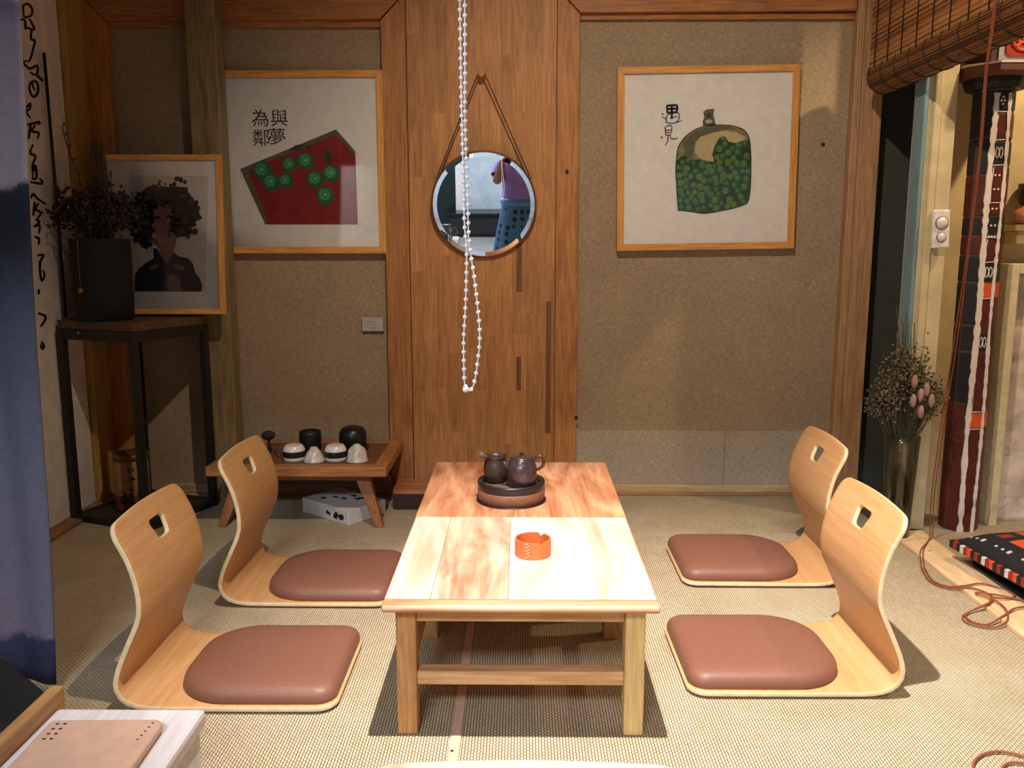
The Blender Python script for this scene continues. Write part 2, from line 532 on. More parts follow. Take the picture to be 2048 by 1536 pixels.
# traced outlines of the prints and writing, in metres in their own plane
ART = {"bottle":[[-0.1163,-0.2088],[-0.124,-0.1217],[-0.1279,-0.0416],[-0.1239,0.0253],[-0.1175,0.0552],[-0.0929,0.0909],[-0.0565,0.1173],[-0.0193,0.1338],[0.0118,0.1403],[0.0488,0.1388],[0.0927,0.1352],[0.1366,0.1235],[0.1613,0.1051],[0.1749,0.0749],[0.1821,0.0198],[0.1851,-0.0472],[0.1839,-0.1262],[0.1762,-0.1761],[0.155,-0.1908],[0.1017,-0.206],[0.0386,-0.2171],[-0.0115,-0.2224],[-0.0624,-0.2146]],"neck":[[-0.0183,0.1338],[-0.021,0.1538],[-0.0138,0.1687],[-0.0194,0.1928],[-0.0023,0.2006],[0.0267,0.2031],[0.0234,0.1792],[0.0271,0.1611],[0.0357,0.136]],"green":[[-0.1274,-0.0066],[-0.104,0.015],[-0.0791,0.0117],[-0.0663,-0.0005],[-0.0293,-0.0011],[0.0026,-0.0105],[0.0306,-0.011],[0.0241,0.0221],[0.0325,0.053],[0.05,0.0858],[0.0721,0.0915],[0.0878,0.0702],[0.1197,0.0638],[0.1468,0.0724],[0.1759,0.0759],[0.1811,0.0198],[0.1841,-0.0472],[0.1839,-0.1262],[0.1752,-0.1751],[0.155,-0.1898],[0.1018,-0.205],[0.0386,-0.2161],[-0.0115,-0.2214],[-0.0624,-0.2136],[-0.1153,-0.2078],[-0.123,-0.1217],[-0.1279,-0.0416]],"tan":[[-0.0493,0.0662],[-0.0309,0.09],[0.0123,0.1043],[0.0685,0.1155],[0.1243,0.1057],[0.162,0.0871],[0.1468,0.0724],[0.1197,0.0638],[0.0878,0.0702],[0.0691,0.0915],[0.047,0.0828],[0.0295,0.0501],[0.021,0.0162],[0.0336,-0.009],[0.0026,-0.0075],[-0.0351,0.008],[-0.0518,0.0303]],"shade":[[-0.1145,0.0492],[-0.093,0.0849],[-0.0435,0.1172],[0.0118,0.1363],[0.0927,0.1322],[0.1245,0.1177],[0.0685,0.1185],[0.0123,0.1063],[-0.0309,0.09],[-0.0524,0.0603],[-0.0602,0.0054],[-0.098,0.0149]],"tanleft":[[-0.123,0.0193],[-0.1175,0.0492],[-0.1023,0.067],[-0.0917,0.0368],[-0.098,0.0149]],"yujian_bold":[[[[-0.1721,0.215],[-0.1581,0.2148],[-0.1391,0.2156],[-0.1261,0.2164]],[[-0.172,0.222],[-0.159,0.2239],[-0.14,0.2246],[-0.127,0.2244]]],[[[-0.1731,0.2181],[-0.1732,0.2091],[-0.1724,0.1971],[-0.1705,0.188]],[[-0.1661,0.219],[-0.1642,0.2099],[-0.1634,0.1979],[-0.1625,0.1889]]],[[[-0.13,0.2204],[-0.1322,0.2115],[-0.1323,0.1995],[-0.1325,0.1905]],[[-0.123,0.2193],[-0.1222,0.2103],[-0.1234,0.1983],[-0.1245,0.1903]]],[[[-0.1673,0.202],[-0.1553,0.2008],[-0.1403,0.2016],[-0.1283,0.2024]],[[-0.1672,0.209],[-0.1562,0.2098],[-0.1402,0.2106],[-0.1282,0.2104]]],[[[-0.1665,0.187],[-0.1545,0.1858],[-0.1395,0.1876],[-0.1275,0.1884]],[[-0.1674,0.193],[-0.1554,0.1948],[-0.1404,0.1956],[-0.1284,0.1964]]],[[[-0.1531,0.2188],[-0.1543,0.2028],[-0.1536,0.1808],[-0.1528,0.1648]],[[-0.1461,0.2187],[-0.1443,0.2026],[-0.1446,0.1806],[-0.1448,0.1646]]]],"yujian":[[[[-0.168,0.155],[-0.1699,0.163],[-0.1697,0.173],[-0.1666,0.18],[-0.1526,0.1848],[-0.1335,0.1875],[-0.1205,0.1863],[-0.1186,0.1793],[-0.1208,0.1683],[-0.1239,0.1583],[-0.126,0.1564],[-0.129,0.1564],[-0.131,0.1554]],[[-0.171,0.155],[-0.1729,0.1631],[-0.1737,0.1741],[-0.1686,0.183],[-0.1535,0.1888],[-0.1335,0.1915],[-0.1185,0.1893],[-0.1146,0.1792],[-0.1168,0.1672],[-0.121,0.1573],[-0.124,0.1533],[-0.129,0.1534],[-0.131,0.1544]]],[[[-0.1558,0.1658],[-0.1498,0.1677],[-0.1408,0.1696],[-0.1347,0.1715]],[[-0.1568,0.1688],[-0.1508,0.1707],[-0.1417,0.1736],[-0.1357,0.1745]]],[[[-0.1347,0.1765],[-0.1327,0.1745],[-0.1307,0.1714],[-0.1298,0.1694]],[[-0.1316,0.1785],[-0.1297,0.1764],[-0.1277,0.1734],[-0.1267,0.1714]]],[[[-0.1915,0.1883],[-0.1896,0.1853],[-0.1866,0.1823],[-0.1846,0.1802]],[[-0.1895,0.1903],[-0.1865,0.1883],[-0.1836,0.1852],[-0.1826,0.1832]]],[[[-0.1907,0.1723],[-0.1868,0.1713],[-0.1808,0.1692],[-0.1768,0.1661],[-0.1749,0.1631],[-0.1739,0.1581],[-0.173,0.1541]],[[-0.1897,0.1753],[-0.1857,0.1742],[-0.1787,0.1721],[-0.1738,0.1691],[-0.1709,0.164],[-0.1709,0.158],[-0.171,0.154]]],[[[-0.1751,0.1511],[-0.1671,0.149],[-0.1561,0.1458],[-0.1431,0.1456],[-0.1291,0.1484],[-0.115,0.1542],[-0.1049,0.1581]],[[-0.175,0.1541],[-0.167,0.153],[-0.1561,0.1498],[-0.1441,0.1496],[-0.13,0.1524],[-0.116,0.1572],[-0.1049,0.1601]]],[[[-0.1743,0.1331],[-0.1663,0.135],[-0.1562,0.1378],[-0.1503,0.1367],[-0.1494,0.1267],[-0.1516,0.1107],[-0.1528,0.0998]],[[-0.1753,0.1361],[-0.1672,0.139],[-0.1562,0.1418],[-0.1472,0.1387],[-0.1454,0.1256],[-0.1486,0.1107],[-0.1518,0.0987]]],[[[-0.1773,0.1331],[-0.1775,0.1231],[-0.1757,0.1091],[-0.1748,0.0981]],[[-0.1743,0.1341],[-0.1725,0.123],[-0.1717,0.109],[-0.1708,0.099]]],[[[-0.1735,0.1181],[-0.1665,0.118],[-0.1575,0.1188],[-0.1505,0.1197]],[[-0.1735,0.1211],[-0.1665,0.122],[-0.1575,0.1228],[-0.1505,0.1227]]],[[[-0.1727,0.109],[-0.1667,0.109],[-0.1577,0.1088],[-0.1517,0.1097]],[[-0.1736,0.1121],[-0.1666,0.113],[-0.1586,0.1128],[-0.1516,0.1127]]],[[[-0.1728,0.098],[-0.1668,0.098],[-0.1578,0.0988],[-0.1518,0.0997]],[[-0.1728,0.101],[-0.1668,0.102],[-0.1588,0.1028],[-0.1528,0.1028]]],[[[-0.1658,0.0979],[-0.1659,0.0929],[-0.166,0.0849],[-0.1661,0.0779],[-0.1692,0.071],[-0.1733,0.0641],[-0.1764,0.0591]],[[-0.1628,0.0989],[-0.1619,0.0929],[-0.161,0.0849],[-0.1621,0.0769],[-0.1663,0.0689],[-0.1704,0.062],[-0.1744,0.0581]]],[[[-0.1568,0.0978],[-0.1559,0.0938],[-0.154,0.0888],[-0.15,0.0837],[-0.1421,0.0826],[-0.1331,0.0825],[-0.127,0.0834],[-0.123,0.0863],[-0.124,0.0893],[-0.1249,0.0913]],[[-0.1538,0.0988],[-0.1529,0.0948],[-0.1509,0.0907],[-0.148,0.0877],[-0.142,0.0866],[-0.134,0.0865],[-0.128,0.0864],[-0.127,0.0874],[-0.127,0.0894],[-0.1259,0.0914]]]],"seal":[[-0.1899,0.0913]],"bottle_line":[[[[-0.1143,-0.2088],[-0.117,-0.1858],[-0.1195,-0.1538],[-0.122,-0.1217],[-0.1237,-0.0947],[-0.1253,-0.0677],[-0.1259,-0.0417],[-0.1255,-0.0177],[-0.1242,0.0053],[-0.1219,0.0243],[-0.1207,0.0373],[-0.1186,0.0452],[-0.1155,0.0542],[-0.1093,0.0661],[-0.1011,0.078],[-0.0919,0.0899],[-0.0808,0.0997],[-0.0677,0.1085],[-0.0555,0.1163],[-0.0414,0.1231],[-0.0284,0.1289],[-0.0183,0.1328]],[[-0.1183,-0.2088],[-0.12,-0.1858],[-0.1235,-0.1537],[-0.126,-0.1217],[-0.1277,-0.0946],[-0.1303,-0.0676],[-0.1309,-0.0416],[-0.1305,-0.0176],[-0.1282,0.0064],[-0.1269,0.0254],[-0.1247,0.0383],[-0.1236,0.0463],[-0.1194,0.0563],[-0.1133,0.0682],[-0.1041,0.081],[-0.0949,0.0929],[-0.0828,0.1027],[-0.0696,0.1115],[-0.0575,0.1194],[-0.0434,0.1262],[-0.0293,0.1309],[-0.0193,0.1338]]],[[[0.0358,0.137],[0.0508,0.1368],[0.0727,0.1354],[0.0927,0.1332],[0.1087,0.1309],[0.1236,0.1267],[0.1355,0.1215],[0.1455,0.1164],[0.1534,0.1113],[0.1603,0.1042],[0.1652,0.0961],[0.169,0.087],[0.1729,0.074],[0.1756,0.0589],[0.1774,0.0399],[0.1791,0.0199],[0.1808,-0.0012],[0.1824,-0.0232],[0.1831,-0.0472],[0.1827,-0.0732],[0.1833,-0.1022],[0.1819,-0.1262],[0.1806,-0.1462],[0.1784,-0.1631],[0.1742,-0.1751],[0.1691,-0.182],[0.164,-0.1859],[0.154,-0.1888],[0.1389,-0.1946],[0.1208,-0.1993],[0.1008,-0.204],[0.0807,-0.2077],[0.0586,-0.2124],[0.0386,-0.2151],[0.0206,-0.2178],[0.0045,-0.2206],[-0.0115,-0.2214],[-0.0285,-0.2191],[-0.0454,-0.2159],[-0.0624,-0.2136],[-0.0824,-0.2113],[-0.1023,-0.209],[-0.1163,-0.2078]],[[0.0358,0.14],[0.0508,0.1398],[0.0728,0.1384],[0.0928,0.1372],[0.1097,0.1339],[0.1247,0.1297],[0.1376,0.1255],[0.1475,0.1203],[0.1564,0.1142],[0.1633,0.1061],[0.1692,0.098],[0.1741,0.088],[0.1779,0.0749],[0.1806,0.0589],[0.1824,0.0398],[0.1841,0.0198],[0.1858,-0.0012],[0.1864,-0.0232],[0.1871,-0.0473],[0.1877,-0.0743],[0.1873,-0.1023],[0.1859,-0.1272],[0.1846,-0.1472],[0.1824,-0.1642],[0.1782,-0.1771],[0.1731,-0.1851],[0.166,-0.189],[0.1549,-0.1928],[0.1399,-0.1976],[0.1218,-0.2033],[0.1017,-0.208],[0.0807,-0.2117],[0.0596,-0.2154],[0.0385,-0.2191],[0.0215,-0.2218],[0.0045,-0.2236],[-0.0115,-0.2244],[-0.0285,-0.2221],[-0.0455,-0.2189],[-0.0624,-0.2156],[-0.0824,-0.2133],[-0.1024,-0.211],[-0.1163,-0.2098]]]],"l_grey":[[-0.236,-0.0225],[0.175,0.1385],[0.253,0.0495],[0.255,-0.2525],[-0.14,-0.2525]],"l_red":[[-0.202,-0.0265],[0.172,0.1165],[0.253,0.0265],[0.254,-0.2525],[-0.124,-0.2515]],"apples":[[-0.143,-0.0285,0.0363],[-0.106,-0.0775,0.034],[-0.027,-0.0045,0.0302],[-0.045,-0.0705,0.0287],[0.043,0.0095,0.034],[0.081,-0.0655,0.034],[0.148,-0.0425,0.034],[0.121,-0.1325,0.0355]],"leaves":[[[-0.022,0.0575],[0.004,0.0755],[0.041,0.0775],[0.022,0.0575],[-0.004,0.0525]],[[0.126,0.0545],[0.14,0.0575],[0.154,0.0215],[0.15,0.0005],[0.131,0.0115],[0.125,0.0325]],[[0.045,0.0725],[0.071,0.0735],[0.063,0.0575],[0.048,0.0565]]],"lchars":[[-0.061,0.1795],[-0.073,0.1045],[-0.14,0.1795],[-0.14,0.0995]],"p_inner":[[-0.1322,0.2382],[0.1858,0.2352],[0.1618,-0.2268],[-0.1662,-0.2268]],"p_hair":[[-0.1253,0.0992],[-0.1182,0.1232],[-0.1022,0.1472],[-0.0902,0.1662],[-0.0602,0.1762],[-0.0403,0.1862],[-0.0103,0.1872],[0.0188,0.1922],[0.0577,0.1852],[0.0918,0.1762],[0.1147,0.1562],[0.1327,0.1282],[0.1458,0.0942],[0.1447,0.0702],[0.1278,0.0512],[0.1127,0.0312],[0.1007,0.0002],[0.0747,-0.0078],[0.0508,0.0002],[0.0328,0.0222],[0.0408,0.0602],[0.0397,0.0992],[0.0197,0.1212],[-0.0103,0.1222],[-0.0363,0.1062],[-0.0453,0.0802],[-0.0503,0.0312],[-0.0443,-0.0168],[-0.0513,-0.0458],[-0.0813,-0.0508],[-0.1182,-0.0168],[-0.1422,0.0312],[-0.1402,0.0602]],"p_face":[[-0.0363,0.1062],[-0.0103,0.1222],[0.0197,0.1212],[0.0397,0.0992],[0.0408,0.0602],[0.0328,0.0222],[0.0117,0.0022],[-0.0232,-0.0068],[-0.0433,0.0022],[-0.0503,0.0362],[-0.0463,0.0802]],"p_neck":[[-0.0353,0.0022],[0.0117,0.0052],[0.0517,0.0102],[0.0528,-0.0118],[0.0368,-0.0658],[0.0428,-0.0948],[0.0137,-0.1198],[-0.0203,-0.1098],[-0.0223,-0.0558],[-0.0403,-0.0318]],"p_body":[[-0.1282,-0.2258],[-0.1242,-0.1588],[-0.1073,-0.1338],[-0.0753,-0.1098],[-0.0443,-0.0928],[-0.0463,-0.0508],[-0.0292,-0.0558],[-0.0092,-0.0948],[0.0088,-0.1148],[0.0197,-0.0948],[0.0368,-0.0678],[0.0557,-0.0848],[0.0947,-0.0928],[0.1138,-0.1148],[0.1207,-0.1488],[0.1398,-0.1738],[0.1487,-0.2028],[0.1438,-0.2268]],"p_patches":[[[-0.0613,-0.1248],[-0.0312,-0.1148],[-0.0243,-0.1268],[-0.0573,-0.1428]],[[0.0288,-0.1198],[0.0437,-0.1148],[0.0797,-0.1288],[0.0717,-0.1438],[0.0428,-0.1318]],[[-0.0012,-0.1978],[0.0108,-0.1588],[0.0308,-0.1538],[0.0597,-0.1788],[0.0637,-0.2238],[0.0168,-0.2238]],[[0.0137,0.0362],[0.0348,0.0512],[0.0337,0.0022],[0.0157,-0.0118]]],"p_eyes":[[-0.0263,0.0702],[0.0237,0.0752]],"p_flowers":[[-0.0913,0.1592,0.0141],[-0.0533,0.1762,0.0121],[-0.0092,0.2142,0.006],[-0.0123,0.2022,0.007],[-0.0272,0.1952,0.006],[0.0128,0.2022,0.005],[0.0348,0.1992,0.007],[0.0608,0.2232,0.0101],[0.0767,0.2182,0.0101],[0.0918,0.2112,0.0081],[0.0967,0.1832,0.0081],[0.0488,0.2022,0.0091],[0.1238,0.0122,0.0136],[0.1027,0.0312,0.007],[-0.1703,0.0802,0.0151],[-0.1502,0.0852,0.0121],[-0.1422,0.0702,0.0111],[-0.0773,0.1422,0.0121],[0.0807,0.1562,0.0131],[0.1127,0.1282,0.0131],[0.1258,0.0842,0.0131],[-0.0993,0.1092,0.0141],[-0.1122,0.0702,0.0151],[-0.0882,0.0562,0.0151],[-0.0773,0.0122,0.0151],[-0.0982,-0.0168,0.0131],[-0.0553,-0.0318,0.0111],[0.0668,0.0172,0.0151],[0.0847,0.0602,0.0141],[0.0617,0.0992,0.0121]],"calli":[[[[3.32,1.942],[3.319,1.949],[3.318,1.958],[3.32,1.964],[3.326,1.969],[3.335,1.973],[3.342,1.975],[3.35,1.974],[3.359,1.97],[3.364,1.965],[3.364,1.959],[3.361,1.951],[3.355,1.945],[3.345,1.939],[3.33,1.933],[3.321,1.931],[3.317,1.933],[3.315,1.938],[3.313,1.942]],[[3.308,1.937],[3.306,1.944],[3.303,1.953],[3.306,1.963],[3.317,1.973],[3.332,1.981],[3.35,1.986],[3.364,1.984],[3.375,1.979],[3.381,1.972],[3.381,1.962],[3.376,1.952],[3.366,1.941],[3.349,1.933],[3.33,1.926],[3.313,1.922],[3.306,1.927],[3.305,1.935],[3.306,1.94]]],[[[3.275,1.901],[3.287,1.906],[3.302,1.911],[3.308,1.912],[3.31,1.905],[3.309,1.891],[3.311,1.881]],[[3.272,1.907],[3.284,1.913],[3.304,1.92],[3.323,1.921],[3.327,1.91],[3.324,1.894],[3.318,1.882]]],[[[3.342,1.926],[3.351,1.916],[3.363,1.903],[3.369,1.898],[3.361,1.898],[3.335,1.897],[3.313,1.894]],[[3.354,1.932],[3.366,1.923],[3.382,1.911],[3.384,1.896],[3.356,1.888],[3.328,1.888],[3.31,1.889]]],[[[3.351,1.892],[3.346,1.881],[3.34,1.866],[3.339,1.854],[3.351,1.85],[3.363,1.853],[3.364,1.854],[3.363,1.849],[3.357,1.838],[3.349,1.825],[3.34,1.808],[3.329,1.789],[3.318,1.776],[3.308,1.772],[3.291,1.771],[3.278,1.77]],[[3.364,1.894],[3.361,1.883],[3.356,1.869],[3.355,1.86],[3.358,1.861],[3.369,1.864],[3.382,1.861],[3.38,1.851],[3.374,1.84],[3.365,1.827],[3.356,1.809],[3.344,1.789],[3.328,1.773],[3.306,1.765],[3.287,1.765],[3.275,1.766]]],[[[3.266,1.764],[3.277,1.756],[3.295,1.746],[3.316,1.741],[3.342,1.748],[3.364,1.76],[3.368,1.763],[3.369,1.757],[3.364,1.743],[3.359,1.734],[3.352,1.734],[3.334,1.736],[3.319,1.736]],[[3.277,1.77],[3.289,1.763],[3.307,1.755],[3.322,1.751],[3.336,1.756],[3.357,1.767],[3.381,1.773],[3.386,1.761],[3.38,1.744],[3.368,1.73],[3.346,1.726],[3.327,1.729],[3.315,1.732]]],[[[3.359,1.729],[3.37,1.723],[3.389,1.717],[3.404,1.714]],[[3.368,1.736],[3.384,1.733],[3.402,1.727],[3.415,1.722]]],[[[3.316,1.702],[3.31,1.694],[3.303,1.682],[3.299,1.67],[3.303,1.658],[3.312,1.648],[3.325,1.642],[3.346,1.647],[3.362,1.658],[3.373,1.67],[3.377,1.683],[3.377,1.697],[3.372,1.708],[3.36,1.712],[3.343,1.711],[3.327,1.705],[3.323,1.696],[3.324,1.687],[3.328,1.679],[3.334,1.675],[3.341,1.672],[3.346,1.671]],[[3.328,1.702],[3.323,1.694],[3.317,1.683],[3.315,1.673],[3.319,1.664],[3.327,1.655],[3.333,1.652],[3.337,1.654],[3.347,1.661],[3.356,1.67],[3.359,1.68],[3.359,1.692],[3.357,1.7],[3.35,1.703],[3.341,1.702],[3.339,1.702],[3.338,1.699],[3.339,1.691],[3.341,1.684],[3.344,1.68],[3.349,1.677],[3.352,1.675]]],[[[3.28,1.598],[3.289,1.605],[3.302,1.614],[3.3,1.616],[3.295,1.614],[3.292,1.605],[3.289,1.599],[3.284,1.597],[3.271,1.595],[3.261,1.586],[3.269,1.577],[3.285,1.568],[3.297,1.563]],[[3.27,1.601],[3.279,1.608],[3.291,1.618],[3.308,1.626],[3.314,1.617],[3.31,1.606],[3.302,1.595],[3.287,1.589],[3.276,1.587],[3.276,1.589],[3.282,1.583],[3.295,1.573],[3.303,1.566]]],[[[3.272,1.535],[3.298,1.541],[3.334,1.55],[3.357,1.556],[3.353,1.559],[3.346,1.554],[3.342,1.549]],[[3.269,1.541],[3.295,1.549],[3.331,1.559],[3.358,1.566],[3.369,1.558],[3.358,1.551],[3.348,1.547]]],[[[3.291,1.547],[3.282,1.529],[3.272,1.505],[3.266,1.487]],[[3.304,1.547],[3.299,1.53],[3.288,1.506],[3.28,1.488]]],[[[3.324,1.547],[3.312,1.539],[3.297,1.528],[3.29,1.516],[3.308,1.513],[3.329,1.515],[3.339,1.516],[3.337,1.512],[3.331,1.502],[3.328,1.495]],[[3.334,1.544],[3.324,1.536],[3.311,1.525],[3.307,1.522],[3.313,1.523],[3.334,1.525],[3.353,1.523],[3.353,1.512],[3.344,1.501],[3.335,1.494]]],[[[3.296,1.472],[3.286,1.462],[3.273,1.448],[3.267,1.435],[3.28,1.429],[3.296,1.429],[3.302,1.428],[3.297,1.42],[3.286,1.408],[3.276,1.393],[3.274,1.376],[3.275,1.359],[3.278,1.347]],[[3.307,1.47],[3.298,1.461],[3.287,1.447],[3.284,1.439],[3.289,1.439],[3.305,1.438],[3.319,1.432],[3.313,1.419],[3.3,1.406],[3.291,1.393],[3.288,1.377],[3.287,1.36],[3.285,1.348]]],[[[3.268,1.343],[3.278,1.341],[3.294,1.34],[3.311,1.348],[3.316,1.364],[3.316,1.384],[3.313,1.397],[3.294,1.398],[3.284,1.389],[3.279,1.381],[3.285,1.375],[3.294,1.373],[3.301,1.373]],[[3.273,1.35],[3.283,1.349],[3.293,1.349],[3.295,1.35],[3.297,1.362],[3.298,1.381],[3.296,1.392],[3.304,1.392],[3.298,1.387],[3.295,1.383],[3.296,1.382],[3.302,1.379],[3.306,1.376]]],[[[3.257,1.328],[3.282,1.326],[3.317,1.325],[3.346,1.327],[3.352,1.34],[3.34,1.348],[3.327,1.352]],[[3.26,1.335],[3.285,1.335],[3.321,1.335],[3.34,1.336],[3.336,1.335],[3.326,1.342],[3.321,1.349]]],[[[3.26,1.27],[3.265,1.276],[3.272,1.283],[3.273,1.284],[3.271,1.283],[3.278,1.277],[3.29,1.27],[3.311,1.263],[3.336,1.255],[3.356,1.251]],[[3.248,1.272],[3.252,1.278],[3.258,1.287],[3.272,1.294],[3.286,1.29],[3.293,1.284],[3.302,1.277],[3.321,1.27],[3.345,1.262],[3.36,1.255]]],[[[3.272,1.261],[3.264,1.246],[3.257,1.224],[3.252,1.209]],[[3.285,1.261],[3.282,1.245],[3.273,1.224],[3.267,1.208]]],[[[3.299,1.258],[3.289,1.252],[3.276,1.242],[3.27,1.23],[3.284,1.224],[3.301,1.222],[3.306,1.221],[3.302,1.216],[3.289,1.207],[3.281,1.199]],[[3.309,1.255],[3.301,1.248],[3.291,1.239],[3.288,1.234],[3.293,1.233],[3.31,1.23],[3.323,1.223],[3.315,1.212],[3.3,1.202],[3.287,1.197]]],[[[3.231,0.843],[3.245,0.838],[3.264,0.832],[3.274,0.827],[3.275,0.825],[3.272,0.82],[3.266,0.815],[3.257,0.808],[3.245,0.801],[3.239,0.794]],[[3.236,0.849],[3.251,0.846],[3.272,0.84],[3.29,0.833],[3.293,0.823],[3.288,0.816],[3.28,0.809],[3.269,0.802],[3.256,0.795],[3.245,0.791]]],[[[3.233,0.736],[3.238,0.731],[3.244,0.724],[3.246,0.72],[3.245,0.717],[3.241,0.714],[3.247,0.712],[3.246,0.715],[3.242,0.723],[3.235,0.729]],[[3.244,0.739],[3.25,0.734],[3.259,0.728],[3.265,0.72],[3.261,0.712],[3.254,0.706],[3.238,0.705],[3.231,0.713],[3.227,0.722],[3.228,0.729]]],[[[3.263,1.057],[3.277,1.058],[3.297,1.059],[3.302,1.06],[3.297,1.059],[3.283,1.05],[3.27,1.038],[3.266,1.024],[3.264,1.007],[3.264,0.993],[3.265,0.98],[3.268,0.969],[3.279,0.96],[3.294,0.966],[3.304,0.977],[3.309,0.987],[3.306,0.996],[3.3,1.003],[3.295,1.007]],[[3.261,1.064],[3.276,1.066],[3.297,1.068],[3.316,1.064],[3.311,1.054],[3.298,1.045],[3.288,1.036],[3.284,1.023],[3.282,1.007],[3.281,0.993],[3.282,0.981],[3.284,0.971],[3.282,0.969],[3.281,0.971],[3.289,0.98],[3.294,0.988],[3.294,0.994],[3.29,1.001],[3.288,1.006]]],[[[3.248,0.936],[3.244,0.93],[3.241,0.922],[3.24,0.916]],[[3.261,0.935],[3.261,0.928],[3.258,0.92],[3.255,0.914]]],[[[3.254,1.128],[3.261,1.126],[3.271,1.123],[3.276,1.121],[3.276,1.115],[3.272,1.107],[3.273,1.1]],[[3.259,1.135],[3.269,1.134],[3.282,1.131],[3.293,1.125],[3.292,1.115],[3.287,1.105],[3.28,1.099]]],[[[3.256,1.165],[3.269,1.167],[3.285,1.169],[3.289,1.171],[3.289,1.164],[3.284,1.152],[3.284,1.141]],[[3.252,1.171],[3.265,1.175],[3.284,1.179],[3.304,1.177],[3.305,1.164],[3.299,1.151],[3.291,1.141]]],[[[3.268,1.193],[3.276,1.19],[3.287,1.187],[3.29,1.187],[3.287,1.186],[3.276,1.18],[3.269,1.175]],[[3.274,1.199],[3.284,1.198],[3.298,1.196],[3.308,1.188],[3.298,1.18],[3.285,1.174],[3.273,1.172]]]]}

# ------------------------------------------------------------------ shared woods
W_FRAME = wood('frame_wood', (134, 82, 44), (198, 138, 80), 'Z', rand=0.12)
W_FRAMEX = wood('frame_wood_cross', (132, 80, 44), (194, 132, 76), 'X', rand=0.12)
W_STAVE = wood('stave_wood', (152, 98, 54), (206, 150, 92), 'Z', rand=0.16)
W_POST = wood('post_wood', (138, 104, 76), (196, 156, 118), 'Z', rand=0.05)
W_GREENPOST = wood('weathered_post', (92, 80, 56), (160, 138, 98), 'Z', rand=0.05)
W_PIC = wood('picture_frame_wood', (188, 126, 58), (232, 172, 96), 'Z', rand=0.05, figure=0.2)
W_PICX = wood('picture_frame_wood_cross', (188, 126, 58), (232, 172, 96), 'X', rand=0.05, figure=0.2)
W_PALE = wood('pale_border_wood', (196, 160, 116), (236, 208, 166), 'Y', rand=0.1)
FABRIC = fabric_wall('linen_wall', (164, 146, 122))
FABRIC2 = fabric_wall('linen_wall_lower', (176, 164, 146))
TATAMI = tatami_mat()
WHITEWALL = plain('white_plaster', (214, 206, 196), 0.8, bmp=0.1, scale=12)
BLUEWALL = plain('pale_blue_plaster', (190, 204, 214), 0.8, scale=8)
DARK = plain('near_black_paint', (26, 28, 28), 0.55)
IRON = plain('black_iron', (22, 24, 24), 0.5, scale=90)

# ------------------------------------------------------------------ floor
fl = struct('floor', MB().box(-1.84, 3.1, 0.35, 3.9, -0.35, -0.012), plain('platform_base', (96, 74, 50), 0.8), 'raised seating platform covered with woven tatami mats', 'floor')


def mat_piece(x0, x1, y0, y1):
    obj('tatami_mat', MB().box(x0, x1, y0, y1, -0.012, 0.0), TATAMI, fl, bevel=0.003)


mat_piece(-1.76, -0.158, 0.36, 3.74)
mat_piece(-0.134, 1.418, 0.36, 3.74)
mat_piece(1.552, 3.0, 0.36, 3.74)
obj('seam_strip', MB().box(-0.158, -0.134, 0.36, 3.74, -0.012, 0.0025), plain('pink_seam_tape', (206, 172, 148), 0.6), fl, bevel=0.002)
obj('seam_screw', MB().lathe([(0.0035, 0), (0.003, 0.0015)], 10, (-0.15, 1.735, 0.0025)), plain('screw_dark', (70, 50, 40), 0.4, 0.5), fl)
obj('border_board', MB().box(1.42, 1.55, 1.9, 3.21, -0.012, 0.012), W_PALE, fl, bevel=0.004)
obj('border_board', MB().box(1.42, 1.55, 0.36, 1.897, -0.012, 0.012), W_PALE, fl, bevel=0.004)
obj('border_board', MB().box(-1.838, -1.762, 0.36, 3.71, -0.012, 0.012), wood('left_border_wood', (120, 82, 50), (176, 130, 86), 'Y'), fl, bevel=0.004)
obj('knot', MB().lathe([(0.008, 0), (0.006, 0.0006)], 14, (1.475, 2.98, 0.012), sx=1.0, sy=0.5), plain('knot_brown', (120, 84, 54)), fl)
obj('knot', MB().lathe([(0.008, 0), (0.006, 0.0006)], 14, (1.505, 2.42, 0.012), sx=1.0, sy=0.5), plain('knot_brown', (120, 84, 54)), fl)
struct('floor_shop', MB().box(-1.84, 3.1, -4.2, 0.35, -0.45, -0.35), plain('grey_concrete', (150, 150, 150), 0.5, scale=6), 'grey concrete shop floor behind the platform', 'floor')

# ------------------------------------------------------------------ room shell
struct('wall_back', MB().box(-1.98, 1.49, 3.74, 3.9, -0.45, 3.0), FABRIC, 'grey brown linen covered back wall of the alcove', 'wall')
struct('wall_left', MB().box(-1.98, -1.84, -4.3, 3.74, -0.45, 3.0), WHITEWALL, 'white plaster left wall with ink brush writing', 'wall')
struct('ceiling', MB().box(-1.98, 3.2, -4.3, 3.95, 3.0, 3.1), plain('ceiling_paint', (70, 58, 46), 0.9), 'plain ceiling over the alcove', 'ceiling')
struct('wall_right', MB().box(3.1, 3.2, -4.3, 3.95, -0.45, 3.0), plain('warm_plaster', (220, 196, 150), 0.85, scale=10), 'cream right wall of the side room', 'wall')
struct('wall_front', MB().box(-1.84, 3.1, -4.3, -4.2, -0.45, 3.0), BLUEWALL, 'pale blue shop wall seen in the mirror', 'wall')
sw = struct('wall_side_back', MB().box(1.49, 1.90, 3.80, 3.9, -0.45, 3.0), plain('dark_grey_green', (66, 72, 66), 0.85, scale=10), 'dark grey green wall strip beside the wooden post', 'wall')
struct('wall_side_room', MB().box(1.575, 3.1, 3.46, 3.60, -0.45, 3.0), plain('warm_plaster', (220, 196, 150), 0.85, scale=10), 'cream yellow lit wall behind the painted column', 'wall')

